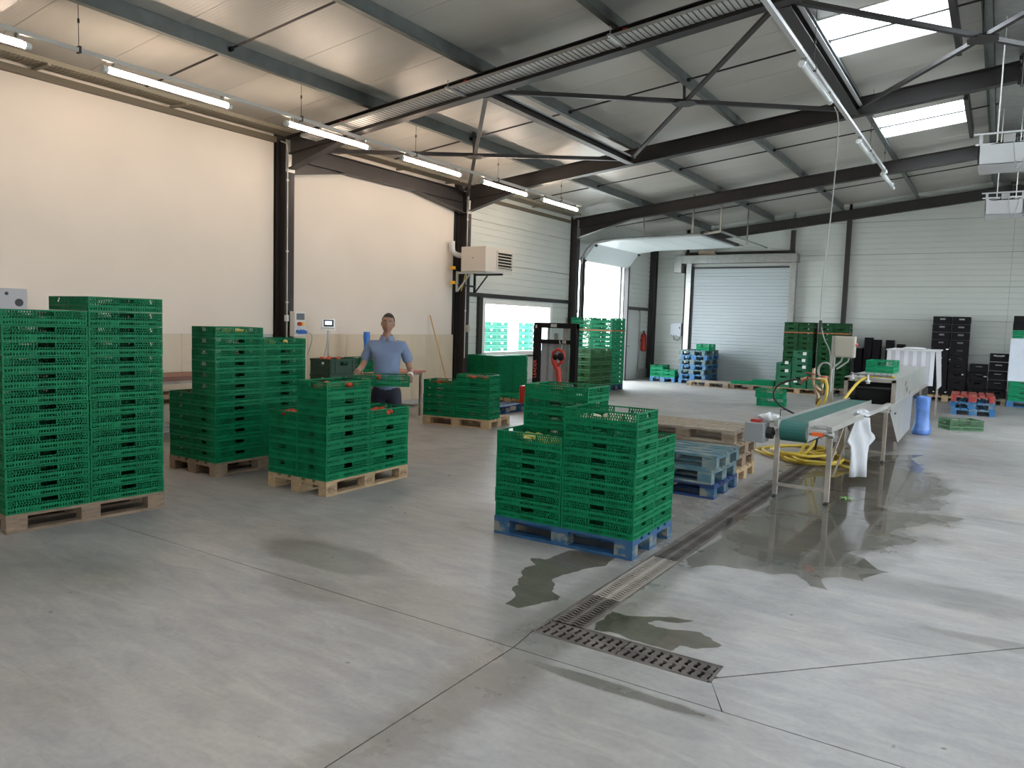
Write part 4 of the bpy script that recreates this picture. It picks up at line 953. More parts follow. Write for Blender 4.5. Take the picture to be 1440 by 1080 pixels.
# wrapped green and black load at the right edge
pallet('bright', .82, 22.25, 0, 0, 'bright blue pallet under the wrapped load at the right edge')
wl_ = lambda z0, z1, m, nm, lab: tag(MB().box(.23, 1.4, 21.87, 22.63, z0, z1).build(nm, m, bevel=.01), lab, 'load')
CEg = closed_crate(.59, .39, .118, GREEN_L, 'closed_crate')
cstack(CEg, [(.53, 22.05, 4, 'left'), (1.13, 22.05, 4, 'right')], .121, .144, 0, 'wrapped load', 'bright green crate')
cstack(CEg, [(.53, 22.05, 10, 'upper left')], .121, .644, 0, 'wrapped load', 'bright green crate')
CBs = closed_crate(.59, .39, .17, BLACKP, 'closed_crate')
cstack(CBs, [(.53, 22.05, 2, 'upper left')], .174, 1.856, 0, 'wrapped load', 'black crate')
b = MB(); P0 = [(.215, 21.84), (.85, 21.84), (1.45, 21.84), (1.45, 22.27), (.215, 22.27)]
b.box(.21, 1.45, 21.832, 21.838, .63, 1.66).box(.205, .211, 21.835, 22.27, .6, 1.6); tag(b.build('plastic_film', FILM), 'white plastic film wrapped around the green load at the right edge', 'film')
# red and blue pallets, loose crates
pallet('bright', -.42, 19.3, 0, 93, 'lowest bright blue pallet of the red topped pile'); pallet('bright', -.41, 19.3, .1445, 89, 'upper bright blue pallet of the red topped pile')
pallet('red', -.43, 19.25, .289, 92, 'red pallet lying on top of two blue pallets')
for o_ in []: pass
crate(C190, False, -.50, 15.78, 0, R(32), 'single green crate standing alone on the floor at the right', 'single green crates')
crate(C190L, False, -4.2, 17.25, .0, R(6), 'lower green crate of the lone pair on the empty floor', 'single green crates')
crate(C190L, False, -4.22, 17.23, .19, R(3), 'upper green crate of the lone pair on the empty floor', 'single green crates')

# ================================================================ WASHING LINE
cv = empty('belt_conveyor', (-1.58, 7.78, 0), R(-2.6), label='steel conveyor with green belt feeding the washing machine', cat='conveyor')
for x in (-.25, .25):
    for y in (.05, 3.1):
        MB().box(x-.022, x+.022, y-.022, y+.022, .03, .70 if x < 0 else .74).build('leg', STAIN_W, cv)
        MB().tube([(x, y, 0), (x, y, .012), (x, y, .015), (x, y, .06)], [.03, .03, .014, .014], 8).build('foot', RUB, cv)
MB().box(-.25, .25, .035, .065, .12, .15).build('crossbar', STAIN_W, cv); MB().box(-.25, .25, 3.085, 3.115, .12, .15).build('crossbar', STAIN_W, cv)
MB().box(.225, .275, -.02, 3.3, .725, .775).box(-.275, -.235, -.02, 3.3, .725, .80).build('side_frame', STAIN, cv)
MB().box(-.235, -.228, .0, 3.25, .60, .81).box(.035, .043, .05, 3.25, .60, .80).build('side_plate', STAIN, cv)
MB().box(.043, .225, .25, 3.25, .742, .75).build('tray', STAIN, cv)
b = MB(); n = 10; prof = []
for i in range(n+1): a = R(90+180*i/n); prof.append((.105+math.cos(a)*.105, .685+math.sin(a)*.105))
top = [(3.2, .79)]+prof+[(3.2, .58)]
ring2 = [(3.2+.0, .79)]
out = [(y, z) for y, z in top]; 
for (ya, za), (yb, zb) in zip(out, out[1:]): b.quad([(-.225, ya, za), (.033, ya, za), (.033, yb, zb), (-.225, yb, zb)])
b.quad([(-.225, 3.2, .79), (.033, 3.2, .79), (.033, 3.2, .58), (-.225, 3.2, .58)])
bo = b.build('belt', BELT, cv); 
MB().tube([(-.24, .105, .685), (.25, .105, .685)], .022, 10).tube([(-.22, .105, .685), (.03, .105, .685)], .1, 16).build('roller', GALV, cv, smooth=False)
MB().box(-.56, -.36, -.06, .12, .55, .75).build('gearbox', mat('motor_grey', (0.30, 0.31, 0.31), .4, metal=.3), cv, bevel=.008)
MB().tube([(-.36, .05, .65), (-.30, .05, .65)], .06, 12).tube([(-.30, .05, .65), (-.22, .05, .66)], .02, 8).build('motor_shaft', RUB, cv)
MB().box(-.52, -.42, .0, .08, .75, .775).build('red_switch', REDX, cv)
MB().box(.07, .18, .06, .12, .66, .70).build('orange_scraper', mat('orange_red', (0.8, 0.15, 0.04), .4), cv)
MB().bar((.05, .12, .735), (.24, .12, .735), .02, .02).tube([(.24, .02, .69), (.29, .02, .69)], .03, 8).build('tension_bolt', GALV, cv)
MB().bar((-.23, .02, .8), (-.23, .02, .9), .006, .006, (0, 1, 0)).bar((-.23, .02, .9), (-.14, .02, .9), .006, .006).build('wire_hook', RUB, cv)
MB().bar((.22, 1.3, .72), (.2, .5, .2), .02, .004).bar((.25, .6, .72), (.22, .2, .35), .02, .02).build('brace', STAIN_W, cv)
# crumpled clear bag on the motor
b = MB().sphere((0, 0, 0), .07, 14, 9, (1.6, 1.1, .6)); 
for i, v in enumerate(b.v): b.v[i] = tuple(c_*(1+.35*math.sin(i*2.7)*math.cos(i*1.3)) for c_ in v)
o = b.build('clear_bag', PLAST_W, None, smooth=False, loc=(-1.93, 7.92, .80)); tag(o, 'crumpled clear plastic bag lying on the conveyor motor', 'bag')

wm = empty('washing_machine', (0, 0, 0), label='long stainless steel tunnel washing machine behind the green belt', cat='machine')
X0, X1, Y0, Y1 = -1.80, -1.15, 11.4, 16.4
MB().box(X0, X1, Y0, Y1, 1.062, 1.075).build('top_cover', STAIN, wm)
for i in range(4):
    a = Y0+i*1.25; MB().box(X1-.008, X1, a+.004, a+1.246, .75, 1.062).build('side_cover', STAIN, wm)
MB().box(X0, X0+.008, Y0, Y1, .7, 1.062).build('side_cover', STAIN, wm)
MB().box(X0, X0+.05, Y0-.01, Y0+.03, .66, 1.06).box(X1-.05, X1+.004, Y0-.01, Y0+.03, .70, 1.06).box(X0, X1, Y0-.01, Y0+.03, 1.02, 1.062).build('entry_frame', STAIN_W, wm)
MB().box(X0+.02, X1-.02, Y0+.9, Y0+.92, .6, 1.05).box(X0+.02, X1-.02, Y0+.02, Y0+.9, .56, .6).build('curtain', RUB, wm)
MB().tube([(X0+.03, Y0+.1, .93), (X1-.03, Y0+.1, .93)], .03, 10).build('brush_roller', RUB, wm)
# hopper with slanted ends
SX = [(10.86, .70), (12.12, .12), (13.82, .15), (13.97, .66), (16.9, .70), (16.9, .745), (10.86, .745)]
def side_panel(x, m, nm):
    b = MB(); i = 0; P = [(x, y, z) for y, z in SX[:4]]+[(x, 13.97, .70), (x, 10.86, .705)]
    b.quad(P); b.quad([(x-.01, p[1], p[2]) for p in P]); return b.build(nm, m, wm)
side_panel(X1, STAIN, 'hopper_side'); side_panel(X0+.05, STAIN_W, 'hopper_side')
b = MB(); b.quad([(X0+.05, 10.86, .70), (X1, 10.86, .70), (X1, 12.12, .12), (X0+.05, 12.12, .12)]); b.quad([(X0+.05, 12.12, .12), (X1, 12.12, .12), (X1, 13.82, .15), (X0+.05, 13.82, .15)]); b.quad([(X0+.05, 13.97, .66), (X1, 13.97, .66), (X1, 13.82, .15), (X0+.05, 13.82, .15)])
b.build('hopper_plate', STAIN_W, wm)
MB().box(X1-.02, X1+.02, 10.86, 16.55, .70, .75).box(X0, X0+.04, 10.86, 16.55, .66, .74).build('side_rail', STAIN, wm)
MB().box(X0+.3, X1, 10.84, 11.05, .66, .70).build('lip', STAIN, wm)
for (x, y) in ((X1-.03, 12.1), (X0+.06, 12.1), (X1-.03, 15.8), (X0+.06, 15.8), (X0+.02, 11.2)):
    MB().box(x-.02, x+.02, y-.02, y+.02, .0, .70).build('leg', STAIN_W, wm)
MB().bar((X1+.004, 11.45, .60), (X1+.004, 11.6, .60), .01, .02).build('catch', RUB, wm)
b = MB()
for (y, z) in ((12.6, .98), (12.75, .9), (12.9, .86), (13.3, .8)): b.bar((X1+.004, y, z-.05), (X1+.004, y+.12, z), .006, .01)
b.build('latch', RUB, wm)
# striped hood at the far end
hd = empty('white_hood', label='white slatted hood at the far end of the washing machine', cat='hood')
for i in range(11):
    x = -1.87+i*.0755; MB().box(x, x+.073, 16.6, 16.62, .70, 1.36).build('slat', mat('hood_white', (0.66, 0.66, 0.70), .4) if i % 2 == 0 else mat('hood_grey', (0.47, 0.48, 0.53), .4), hd)
MB().box(-1.89, -1.0, 16.57, 18.2, 1.36, 1.385).build('lid', PLAST_W, hd)
b = MB(); b.quad([(-1.03, 16.62, 1.36), (-1.03, 18.2, 1.36), (-.98, 18.2, .62), (-.98, 16.9, .62)]); b.quad([(-1.035, 16.62, 1.36), (-1.035, 18.2, 1.36), (-.985, 18.2, .62), (-.985, 16.9, .62)]); b.build('side_flap', PLAST_W, hd)
b = MB().sphere((-1.45, 17.2, 1.40), .1, 12, 6, (2.2, 1.5, .35)); b.build('crumpled_film', PLAST_W, hd)
MB().box(-1.85, -1.81, 18.1, 18.14, 0, 1.36).build('leg', STAIN_W, hd); MB().box(-1.07, -1.03, 18.1, 18.14, 0, 1.36).build('leg', STAIN_W, hd)
crate(C190L, False, -1.55, 13.3, 1.076, R(88), 'green crate standing on top of the washing machine', 'single green crates')

# control post
cp = empty('control_post', (-1.86, 10.78, 0), label='steel post with beige electrical box beside the washing machine', cat='control post')
MB().box(-.025, .025, -.025, .025, 0, 1.64).build('post', STAIN, cp); MB().box(-.08, .08, -.08, .08, 0, .01).build('base_plate', STAIN_W, cp)
ebx = MB().box(.028, .27, -.10, .04, 1.36, 1.64).build('electrical_box', BEIGE, cp, bevel=.01)
MB().box(.05, .255, -.108, -.10, 1.38, 1.62).build('box_lid', BEIGE, ebx, bevel=.004)
MB().tube([(.27, -.04, 1.53), (.30, -.04, 1.53)], .022, 10).build('red_button', mat('pink_red', (.6, .15, .15), .4), ebx)
b = MB().tube([(.12, -.03, 1.36), (.10, -.03, 1.3), (.0, -.06, 1.2), (-.0, -.06, .9)], .014, 6).tube([(.2, -.03, 1.36), (.19, -.03, 1.31), (.06, -.05, 1.2)], .012, 6); b.build('cable', CABLE, cp)
b = MB(); pts = [(-.08+.085*math.cos(t), -.04, 1.17+.11*math.sin(t)) for t in [i*math.pi/8 for i in range(16)]]; b.tube(pts, .012, 6, closed=True)
b.tube([(p[0]*1.05, -.055, p[2]) for p in pts], .01, 6, closed=True); b.build('coiled_cable', CABLE, cp)
MB().tube([(-.09, -.05, 1.02), (-.09, -.05, 1.1)], .06, 12).build('brass_drum', mat('copper', (.35, .13, .06), .4, metal=.5), cp)
vg = empty('pipe_valves', (-2.02, 10.62, 0), label='brass pipe valves with red levers beside the control post', cat='valves')
MB().tube([(.12, 0, 1.06), (-.12, 0, 1.06)], .02, 8).tube([(-.04, 0, 1.2), (-.04, 0, 1.0), (.03, 0, .85), (.02, 0, .72)], .022, 8).tube([(-.12, 0, 1.06), (-.2, 0, 1.04)], .025, 8).tube([(.08, 0, 1.06), (.07, 0, .85)], .018, 8).tube([(-.02, 0, .98), (.06, 0, .9)], .03, 8).build('pipework', mat('brass', (.40, .30, .20), .35, metal=.7), vg, smooth=True)
MB().bar((-.14, -.03, 1.14), (.0, -.03, 1.12), .018, .012).build('red_lever', REDX, vg); MB().bar((-.2, -.03, .98), (-.1, -.03, 1.09), .018, .012).build('red_lever', REDX, vg)
def smooth_path(pts, sub=6):
    P = [Vector(p) for p in pts]; out = []
    for i in range(len(P)-1):
        p0, p1, p2, p3 = P[max(i-1, 0)], P[i], P[i+1], P[min(i+2, len(P)-1)]
        for j in range(sub):
            t = j/sub; out.append(.5*((2*p1)+(-p0+p2)*t+(2*p0-5*p1+4*p2-p3)*t*t+(-p0+3*p1-3*p2+p3)*t**3))
    out.append(P[-1]); return out
o = MB().tube(smooth_path([(-2.20, 10.62, 1.04), (-2.35, 10.6, 1.02), (-2.52, 10.6, .93), (-2.56, 10.6, .8), (-2.48, 10.6, .68), (-2.3, 10.62, .58), (-2.05, 10.65, .5), (-1.98, 10.7, .3), (-2.05, 10.85, .012), (-2.2, 11.4, .012)]), .013, 8).build('water_hose', RUB, smooth=True); tag(o, 'black water hose looping out from the valves', 'hose')
for pts, lab in (([(-1.95, 10.6, .80), (-1.97, 10.58, .72), (-2.02, 10.5, .5), (-2.06, 10.45, .25), (-2.15, 10.35, .03)], 'yellow hose dropping straight from the valves'), ([(-1.95, 10.58, 1.04), (-1.90, 10.56, 1.05), (-1.86, 10.5, .95), (-1.88, 10.48, .75), (-1.93, 10.45, .5), (-1.98, 10.4, .2), (-2.1, 10.3, .03)], 'yellow hose arching over the valves')):
    o = MB().tube(smooth_path(pts), .019, 8).build('water_hose', YEL, smooth=True); tag(o, lab, 'hose')
o = MB().tube(smooth_path([(-1.80, 10.75, .62), (-1.72, 10.95, .78), (-1.62, 11.2, .98), (-1.55, 11.33, 1.06), (-1.45, 11.38, 1.1), (-1.3, 11.4, 1.105), (-1.17, 11.42, 1.1)]), .019, 8).build('water_hose', YEL, smooth=True); tag(o, 'yellow hose lying over the front edge of the washing machine', 'hose')
sb = empty('spray_bar', label='grey pipe with white nozzles on the machine front edge', cat='spray bar')
b = MB().tube([(-1.70, 11.36, 1.12), (-1.2, 11.36, 1.12)], .014, 8)
for x in (-1.7, -1.62, -1.52, -1.42, -1.33, -1.26): b.tube([(x-.014, 11.36, 1.12), (x+.014, 11.36, 1.12)], .024, 8)
b.build('pipe', mat('pipe_grey', (.2, .2, .2), .5), sb, smooth=False)
for x, z in ((-1.69, 1.04), (-1.49, 1.01)):
    MB().tube([(x, 11.35, 1.12), (x, 11.34, z+.04), (x, 11.34, z+.03), (x, 11.34, z-.015)], [.012, .012, .034, .024], 12).build('nozzle', PLAST_W, sb, smooth=True)
# hose coil on floor
pts = []
rnd = random.Random(3)
for kx in range(7):
    cx, cy = -2.32+.08*kx, 10.75-.10*kx; rx, ry = .42-.02*kx, .55-.03*kx
    for j in range(9): t = j*2*math.pi/9+kx*.5; pts.append((cx+rx*math.cos(t)+rnd.uniform(-.05, .05), cy+ry*math.sin(t)+rnd.uniform(-.06, .06), .022+.028*(kx % 4)+rnd.uniform(0, .012)))
pts += [(-1.5, 10.0, .03), (-1.42, 10.35, .02), (-1.65, 10.6, .02)]
o = MB().tube(smooth_path(pts, 5), .019, 8).build('water_hose', YEL, smooth=True); tag(o, 'coiled yellow hose heaped on the wet floor under the conveyor', 'hose')
# bags
def sack(name, m, prof, loc, rz, lab, cat, flat=.45, seed=1):
    b = MB(); rnd = random.Random(seed); N = 20; rings = []
    for k_, (z, r_) in enumerate(prof):
        ring = []
        for j in range(N):
            t = 2*math.pi*j/N; q = r_*(1+.08*math.sin(3*t+k_*.8)+rnd.uniform(-.03, .03)); ring.append((q*math.cos(t), q*flat*math.sin(t), z))
        rings.append(len(b.v)); b.v += ring
    for a, c_ in zip(rings, rings[1:]):
        for j in range(N): b.f.append((a+j, a+(j+1) % N, c_+(j+1) % N, c_+j))
    b.f.append(tuple(range(rings[0], rings[0]+N))); b.f.append(tuple(range(rings[-1], rings[-1]+N)))
    o = b.build(name, m, smooth=True, loc=loc, rz=rz); return tag(o, lab, cat)
sack('blue_bag', TARP, [(0, .12), (.03, .15), (.10, .145), (.2, .12), (.32, .105), (.45, .11), (.56, .12), (.62, .13), (.645, .10), (.66, .05)], (-1.03, 14.45, 0), R(20), 'translucent blue bag hanging from the side of the washing machine', 'bag', .7)
ws = empty('white_apron', (-1.265, 9.25, 0), R(48), label='white plastic apron hanging from the conveyor frame', cat='apron')
b = MB(); N = 9; ztop = .74; cols_ = []
prof = [(.06, .11), (.20, .115), (.32, .12), (.42, .13), (.46, .17), (.50, .20), (.54, .18), (.58, .13), (.66, .11), (.74, .10)]
for z, hw in prof:
    cols_.append(len(b.v))
    for j in range(N):
        t = j/(N-1)*2-1; b.v.append((t*hw, .012*math.sin(t*5+z*9)-.02*abs(t), z))
for a, c_ in zip(cols_, cols_[1:]):
    for j in range(N-1): b.f.append((a+j, a+j+1, c_+j+1, c_+j))
o = b.build('apron_sheet', CLOTH, ws, smooth=True); md = o.modifiers.new('t', 'SOLIDIFY'); md.thickness = .006
b = MB().sphere((.06, .05, .78), .05, 10, 6, (2.2, 1.2, .7)); 
for i, v in enumerate(b.v): b.v[i] = (v[0], v[1]+.02*math.sin(i*1.7), v[2]+.015*math.cos(i*2.3))
b.build('knot', CLOTH, ws)
o = MB()
for i in range(7):
    a = i*.9; o.quad([(0, 0, .004), (.05*math.cos(a), .05*math.sin(a), .02), (.09*math.cos(a+.25), .09*math.sin(a+.25), .006), (.05*math.cos(a+.5), .05*math.sin(a+.5), .018)])
tag(o.build('lettuce_leaf', mat('leaf_green', (.12, .30, .04), .5), loc=(-1.2, 8.2, 0.003)), 'torn green leaf on the wet floor beside the conveyor leg', 'leaf')

# hanging cable
o = MB().tube(smooth_path([(-1.95, 10.3, 4.5), (-1.93, 10.5, 4.3), (-1.98, 10.7, 3.4), (-2.03, 10.72, 2.6), (-2.04, 10.72, 2.0), (-2.03, 10.72, 1.8), (-1.98, 10.74, 1.6), (-1.9, 10.76, 1.42), (-1.89, 10.77, 1.2)], 8), .008, 6).build('power_cable', CABLE, smooth=True); tag(o, 'grey power cable hanging from the roof to the control post', 'cable')
o = MB().tube([(-2.035, 10.72, 1.84), (-2.035, 10.72, 1.72)], .02, 8).tube([(-2.035, 10.72, 1.72), (-2.035, 10.72, 1.68)], .026, 8).build('cable_plug', RUB); tag(o, 'black plug connector on the hanging cable', 'plug')

# ceiling units
for (x, y, nm, sz) in ((-.09, 11.3, 'nearer', .60), (-.11, 15.8, 'farther', .56)):
    u_ = empty('fan_unit', (x, y, 3.78), label=f'{nm} white box fan unit hanging under the ridge', cat='fan unit', group='hanging fan units'); s2 = sz/2; hh = .36
    MB().box(-s2, s2, -s2, -s2+.015, 0, .24).box(-s2, s2, s2-.015, s2, 0, .24).box(-s2, -s2+.015, -s2, s2, 0, .24).box(s2-.015, s2, -s2, s2, 0, .24).box(-s2, s2, -s2, s2, -.006, .01).build('casing', PLAST_W, u_)
    MB().box(-s2, -s2+.04, -s2, -s2+.015, .24, hh).box(s2-.04, s2, -s2, -s2+.015, .24, hh).box(-s2, -s2+.04, s2-.015, s2, .24, hh).box(s2-.04, s2, s2-.015, s2, .24, hh).build('corner_strut', PLAST_W, u_)
    MB().box(-s2-.06, s2+.06, -s2-.01, -s2+.02, hh, hh+.02).box(-s2-.06, s2+.06, s2-.02, s2+.01, hh, hh+.02).build('top_rail', PLAST_W, u_)
    MB().tube([(0, 0, .22), (0, 0, .27)], sz*.42, 24).build('fan_guard', RUB, u_); MB().tube([(0, 0, .27), (0, 0, .33)], .07, 12).build('motor', STEEL_DK, u_)
    MB().box(-.05, .07, -s2+.03, -s2+.09, .26, .36).build('junction_box', GALV, u_)
    for xx in (-.12, .16): MB().tube([(xx, 0, .25), (xx, 0, zc(x)-3.78)], .009, 6).build('hanging_rod', GALVW, u_)
    MB().tube(smooth_path([(.05, -s2, .3), (.1, -s2-.02, -.05), (.16, -s2-.01, .02), (.2, -s2, .2)]), .005, 5).build('cable', CABLE, u_)

# ================================================================ heater on the third column
ht = empty('air_heater', (-9.42, 12.55, 2.70), label='cream warm air heater on brackets at the third wall column', cat='heater')
HC = mat('heater_cream', (0.60, 0.56, 0.50), .45)
MB().box(0, .62, 0, 1.0, 0, .50).build('casing', HC, ht, bevel=.01)
MB().box(.616, .624, .40, .93, .09, .42).build('grille_back', RUB, ht)
for i in range(6): MB().bar((.635, .40, .115+i*.06), (.635, .93, .115+i*.06), .04, .008, (.6, 0, 1)).build('louvre', HC, ht)
MB().box(.618, .65, .375, .40, .07, .44).box(.618, .65, .93, .955, .07, .44).box(.618, .65, .40, .93, .42, .44).build('grille_frame', HC, ht)
MB().tube([(.3, -.004, .27), (.3, .0, .27)], .012, 8).build('screw', RUB, ht)
MB().tube(smooth_path([(.02, .16, .34), (-.12, .16, .34), (-.2, .1, .36), (-.22, .0, .42), (-.22, -.02, .62)]), .055, 12).build('flue_pipe', PLAST_W, ht, smooth=True)
for yy, mm_ in ((.0, GALV), (.62, STEEL_DK)):
    MB().bar((-.10, yy, -.03), (.62, yy, -.03), .04, .04).bar((-.09, yy, 0), (-.09, yy, -.42), .04, .04, (0, 1, 0)).bar((-.07, yy, -.40), (.24, yy, -.05), .025, .025, (0, 1, 0)).build('bracket', mm_, ht)
MB().box(-.1, -.06, .0, .62, -.30, -.26).build('back_bar', STEEL_DK, ht)
MB().box(-.2, -.12, -.1, -.02, .04, .10).build('yellow_clamp', YELP, ht); MB().box(-.2, -.12, -.1, -.02, -.26, -.20).build('yellow_clamp', YELP, ht)
MB().tube(smooth_path([(.05, .1, 0), (.02, .1, -.15), (-.07, .12, -.4)]), .009, 6).build('gas_hose', YEL, ht)
o = MB().box(-9.53, -9.50, 12.92, 13.0, 1.45, 1.6).box(-9.51, -9.46, 12.9, 12.98, 1.47, 1.58).build('wall_switch', BEIGE); tag(o, 'small beige switch box on the third wall column', 'switch')

# socket panel on the first column
sp_ = empty('socket_panel', (-9.5, 8.17, 1.36), label='grey socket panel with red switch and blue plugs on the first column', cat='socket panel')
MB().box(0, .12, 0, .22, 0, .40).build('housing', mat('panel_grey', (.62, .62, .60), .5), sp_, bevel=.008)
MB().box(.12, .135, .03, .19, .27, .37).build('breaker_window', SMOKE, sp_, bevel=.01)
MB().tube([(.12, .08, .205), (.16, .08, .205)], .032, 12).build('red_switch', RED, sp_); MB().tube([(.12, .15, .205), (.15, .15, .205)], .03, 12).build('orange_switch', YELP, sp_)
for y in (.05, .11, .17): MB().tube([(.12, y, .09), (.19, y, .07)], .028, 10).build('blue_socket', BLUEPL, sp_)
MB().tube(smooth_path([(.19, .17, .07), (.24, .24, .03), (.2, .27, -.1), (.1, .28, -.3)]), .006, 6).build('cable', CABLE, sp_)
o = MB().box(-9.53, -9.48, 8.09, 8.14, 1.6, 1.7).build('conduit_box', PLAST_W); tag(o, 'small white conduit box beside the socket panel', 'box')
wbx = empty('wall_box', (WX+.001, 3.8, 1.55), label='grey metal wall box above the tall crates at the left edge', cat='box')
MB().box(0, .2, 0, .55, 0, .36).build('housing', mat('box_grey', (.36, .37, .40), .45), wbx, bevel=.006)
MB().tube([(.2, .46, .20), (.205, .46, .20)], .045, 14).tube([(.2, .33, .30), (.205, .33, .30)], .02, 10).build('hole', RUB, wbx)

# weighing indicator on post, dark crates, tables
wi = empty('weighing_indicator', (-9.25, 8.76, 0), R(42), label='steel weighing display on a thin post against the white wall', cat='scale')
MB().box(-.016, .016, -.016, .016, .0, 1.46).build('post', STAIN, wi); MB().box(-.11, .11, -.06, .04, 1.50, 1.66).build('housing', STAIN, wi, bevel=.01)
bz = MB().box(-.07, .085, -.064, -.06, 1.53, 1.64).build('bezel', RUB, wi); MB().box(-.05, .06, -.067, -.064, 1.56, 1.62).build('screen', SCREEN, bz)
MB().bar((-.11, 0, 1.48), (-.11, 0, 1.62), .02, .02, (0, 1, 0)).bar((.11, 0, 1.48), (.11, 0, 1.62), .02, .02, (0, 1, 0)).bar((-.12, 0, 1.475), (.12, 0, 1.475), .02, .01).build('yoke', STAIN, wi)
MB().tube(smooth_path([(0, -.03, 1.48), (-.03, -.02, 1.2), (-.1, 0, .9), (-.1, .02, .8)]), .006, 5).build('cable', CABLE, wi)
DC = closed_crate(.58, .39, .22, mat('crate_bottle_green', (0.012, 0.045, 0.025), .5), 'closed_crate')
for i in range(4):
    o = inst('closed_crate', DC, None, (-8.17, 7.86, .2+i*.223), (0, 0, R(92))); tag(o, f'bottle green closed crate, {ORD[3-i]}{"" if i == 3 else " from top"}, behind the second stack', 'crate', 'bottle green crates behind the second stack')
tag(MB().box(-8.5, -7.85, 7.55, 8.2, .16, .198).box(-8.48, -8.44, 7.57, 7.61, 0, .16).box(-7.91, -7.87, 7.57, 7.61, 0, .16).box(-8.48, -8.44, 8.12, 8.16, 0, .16).box(-7.91, -7.87, 8.12, 8.16, 0, .16).build('low_trolley', STAIN_W), 'low steel trolley under the bottle green crates', 'trolley')
produce(-8.17, 7.8, .2+4*.223-.01, 6, 'tomato', 'on the bottle green crates', (.1, .15))
def table(x0, x1, y0, y1, z, m, label, th=.035):
    t = empty('work_table', label=label, cat='table'); MB().box(x0, x1, y0, y1, z-th, z).build('tabletop', m, t)
    for x in (x0+.06, x1-.06):
        for y in (y0+.06, y1-.06): MB().box(x-.02, x+.02, y-.02, y+.02, 0, z-th).build('leg', STAIN_W, t)
    MB().box(x0+.05, x0+.07, y0+.06, y1-.06, .15, .18).box(x1-.07, x1-.05, y0+.06, y1-.06, .15, .18).box(x0+.06, x1-.06, y1-.07, y1-.05, .15, .18).build('stretcher', STAIN_W, t)
    MB().box(x0+.04, x1-.04, y0+.04, y1-.04, z-th-.04, z-th).build('apron', STAIN_W, t); return t
table(-9.6, -8.45, 8.95, 10.3, .80, mat('table_red', (0.42, 0.17, 0.12), .45, var=.08), 'work table with red top against the white wall behind the man')
table(-9.6, -8.95, 4.6, 7.4, .86, TBLTOP, 'long red brown table between the two tall stacks', .06)
o = MB().box(-9.4, -8.9, 5.0, 7.0, .60, .625).box(-9.35, -8.95, 5.1, 6.9, .50, .52).build('plank_shelf', WOOD); tag(o, 'pale planks on the shelf beneath the red brown table', 'planks')
for i, (x, y, z) in enumerate(((-8.9, 9.28, .80), (-8.95, 9.3, .918))):
    crate(C118, False, x, y, z, R(90), ['lower', 'upper'][i]+' green crate on the red table behind the man', 'crates on the red table')
bt = empty('spray_bottle', (-8.75, 9.75, .80), label='dark tape gun and blue bottle standing on the red table', cat='tool')
MB().tube([(0, 0, 0), (0, 0, .28), (0, 0, .36), (0, 0, .44)], [.04, .04, .05, .045], 10).build('bottle', RUB, bt, smooth=True)
o = MB().tube([(-9.2, 9.6, .801), (-9.2, 9.6, 1.25), (-9.2, 9.6, 1.36), (-9.2, 9.6, 1.45)], [.05, .05, .06, .055], 12).build('blue_dispenser', BLUEPL, smooth=True); tag(o, 'tall blue dispenser standing on the red table behind the man', 'dispenser')
o = MB().tube([(-9.7, 11.93, 1.78), (-9.3, 12.2, .03)], .012, 8).build('broom_handle', mat('handle_wood', (.55, .30, .12), .5)); tag(o, 'long wooden handle leaning on the white wall by the third column', 'handle')
# low grey platform
# ================================================================ the man
def skin_mesh(name, verts, edges, radii, m, parent, sub=2, root=0):
    me = bpy.data.meshes.new(name); me.from_pydata(verts, edges, []); o = bpy.data.objects.new(name, me); COL.objects.link(o)
    md = o.modifiers.new('skin', 'SKIN'); md.use_smooth_shade = True
    for i, sv in enumerate(me.skin_vertices[0].data): sv.radius = radii[i] if isinstance(radii[i], tuple) else (radii[i], radii[i]); sv.use_root = (i == root)
    sm_ = o.modifiers.new('sub', 'SUBSURF'); sm_.levels = sub; sm_.render_levels = sub
    dg = bpy.context.evaluated_depsgraph_get(); dg.update(); ev = o.evaluated_get(dg); nm = bpy.data.meshes.new_from_object(ev)
    bpy.data.objects.remove(o); nm.materials.clear(); nm.materials.append(m); nm.name = name
    for p in nm.polygons: p.use_smooth = True; p.material_index = 0
    q = bpy.data.objects.new(name, nm); COL.objects.link(q); q.parent = parent; return q
# local frame: facing -y, x to his left hand side seen from the viewer's right
man = empty('person', (-6.02, 6.62, 0), R(38), label='man in a light blue polo shirt carrying a green crate between the stacks', cat='person')
V = [(0, 0, .93), (0, 0, 1.08), (0, -.005, 1.22), (0, 0, 1.36), (0, .0, 1.44), (0, -.01, 1.50), (0, -.012, 1.56)]
Rr = [(.15, .11), (.135, .10), (.15, .11), (.14, .10), (.07, .06), (.052, .055), (.055, .06)]
E_ = [(i, i+1) for i in range(6)]
def add(parent_i, pts, rads):
    p = parent_i
    for q, r_ in zip(pts, rads): V.append(q); Rr.append(r_); E_.append((p, len(V)-1)); p = len(V)-1
    return p
hips = 0; chest = 3
for s_ in (-1, 1):
    add(0, [(s_*.095, 0, .84), (s_*.10, -.01, .50), (s_*.105, .01, .12), (s_*.11, -.05, .05), (s_*.115, -.15, .035)], [.085, .058, .04, .04, .035])
armL = add(3, [(-.17, 0, 1.385), (-.235, .02, 1.25), (-.28, -.02, 1.12), (-.30, -.17, 1.10), (-.30, -.25, 1.095)], [.055, .046, .038, .030, .028])
armR = add(3, [(.17, 0, 1.385), (.235, .03, 1.24), (.275, .0, 1.10), (.285, -.16, 1.06), (.285, -.235, 1.05)], [.055, .046, .038, .030, .028])
body = skin_mesh('body', V, E_, Rr, SKIN, man, 2)
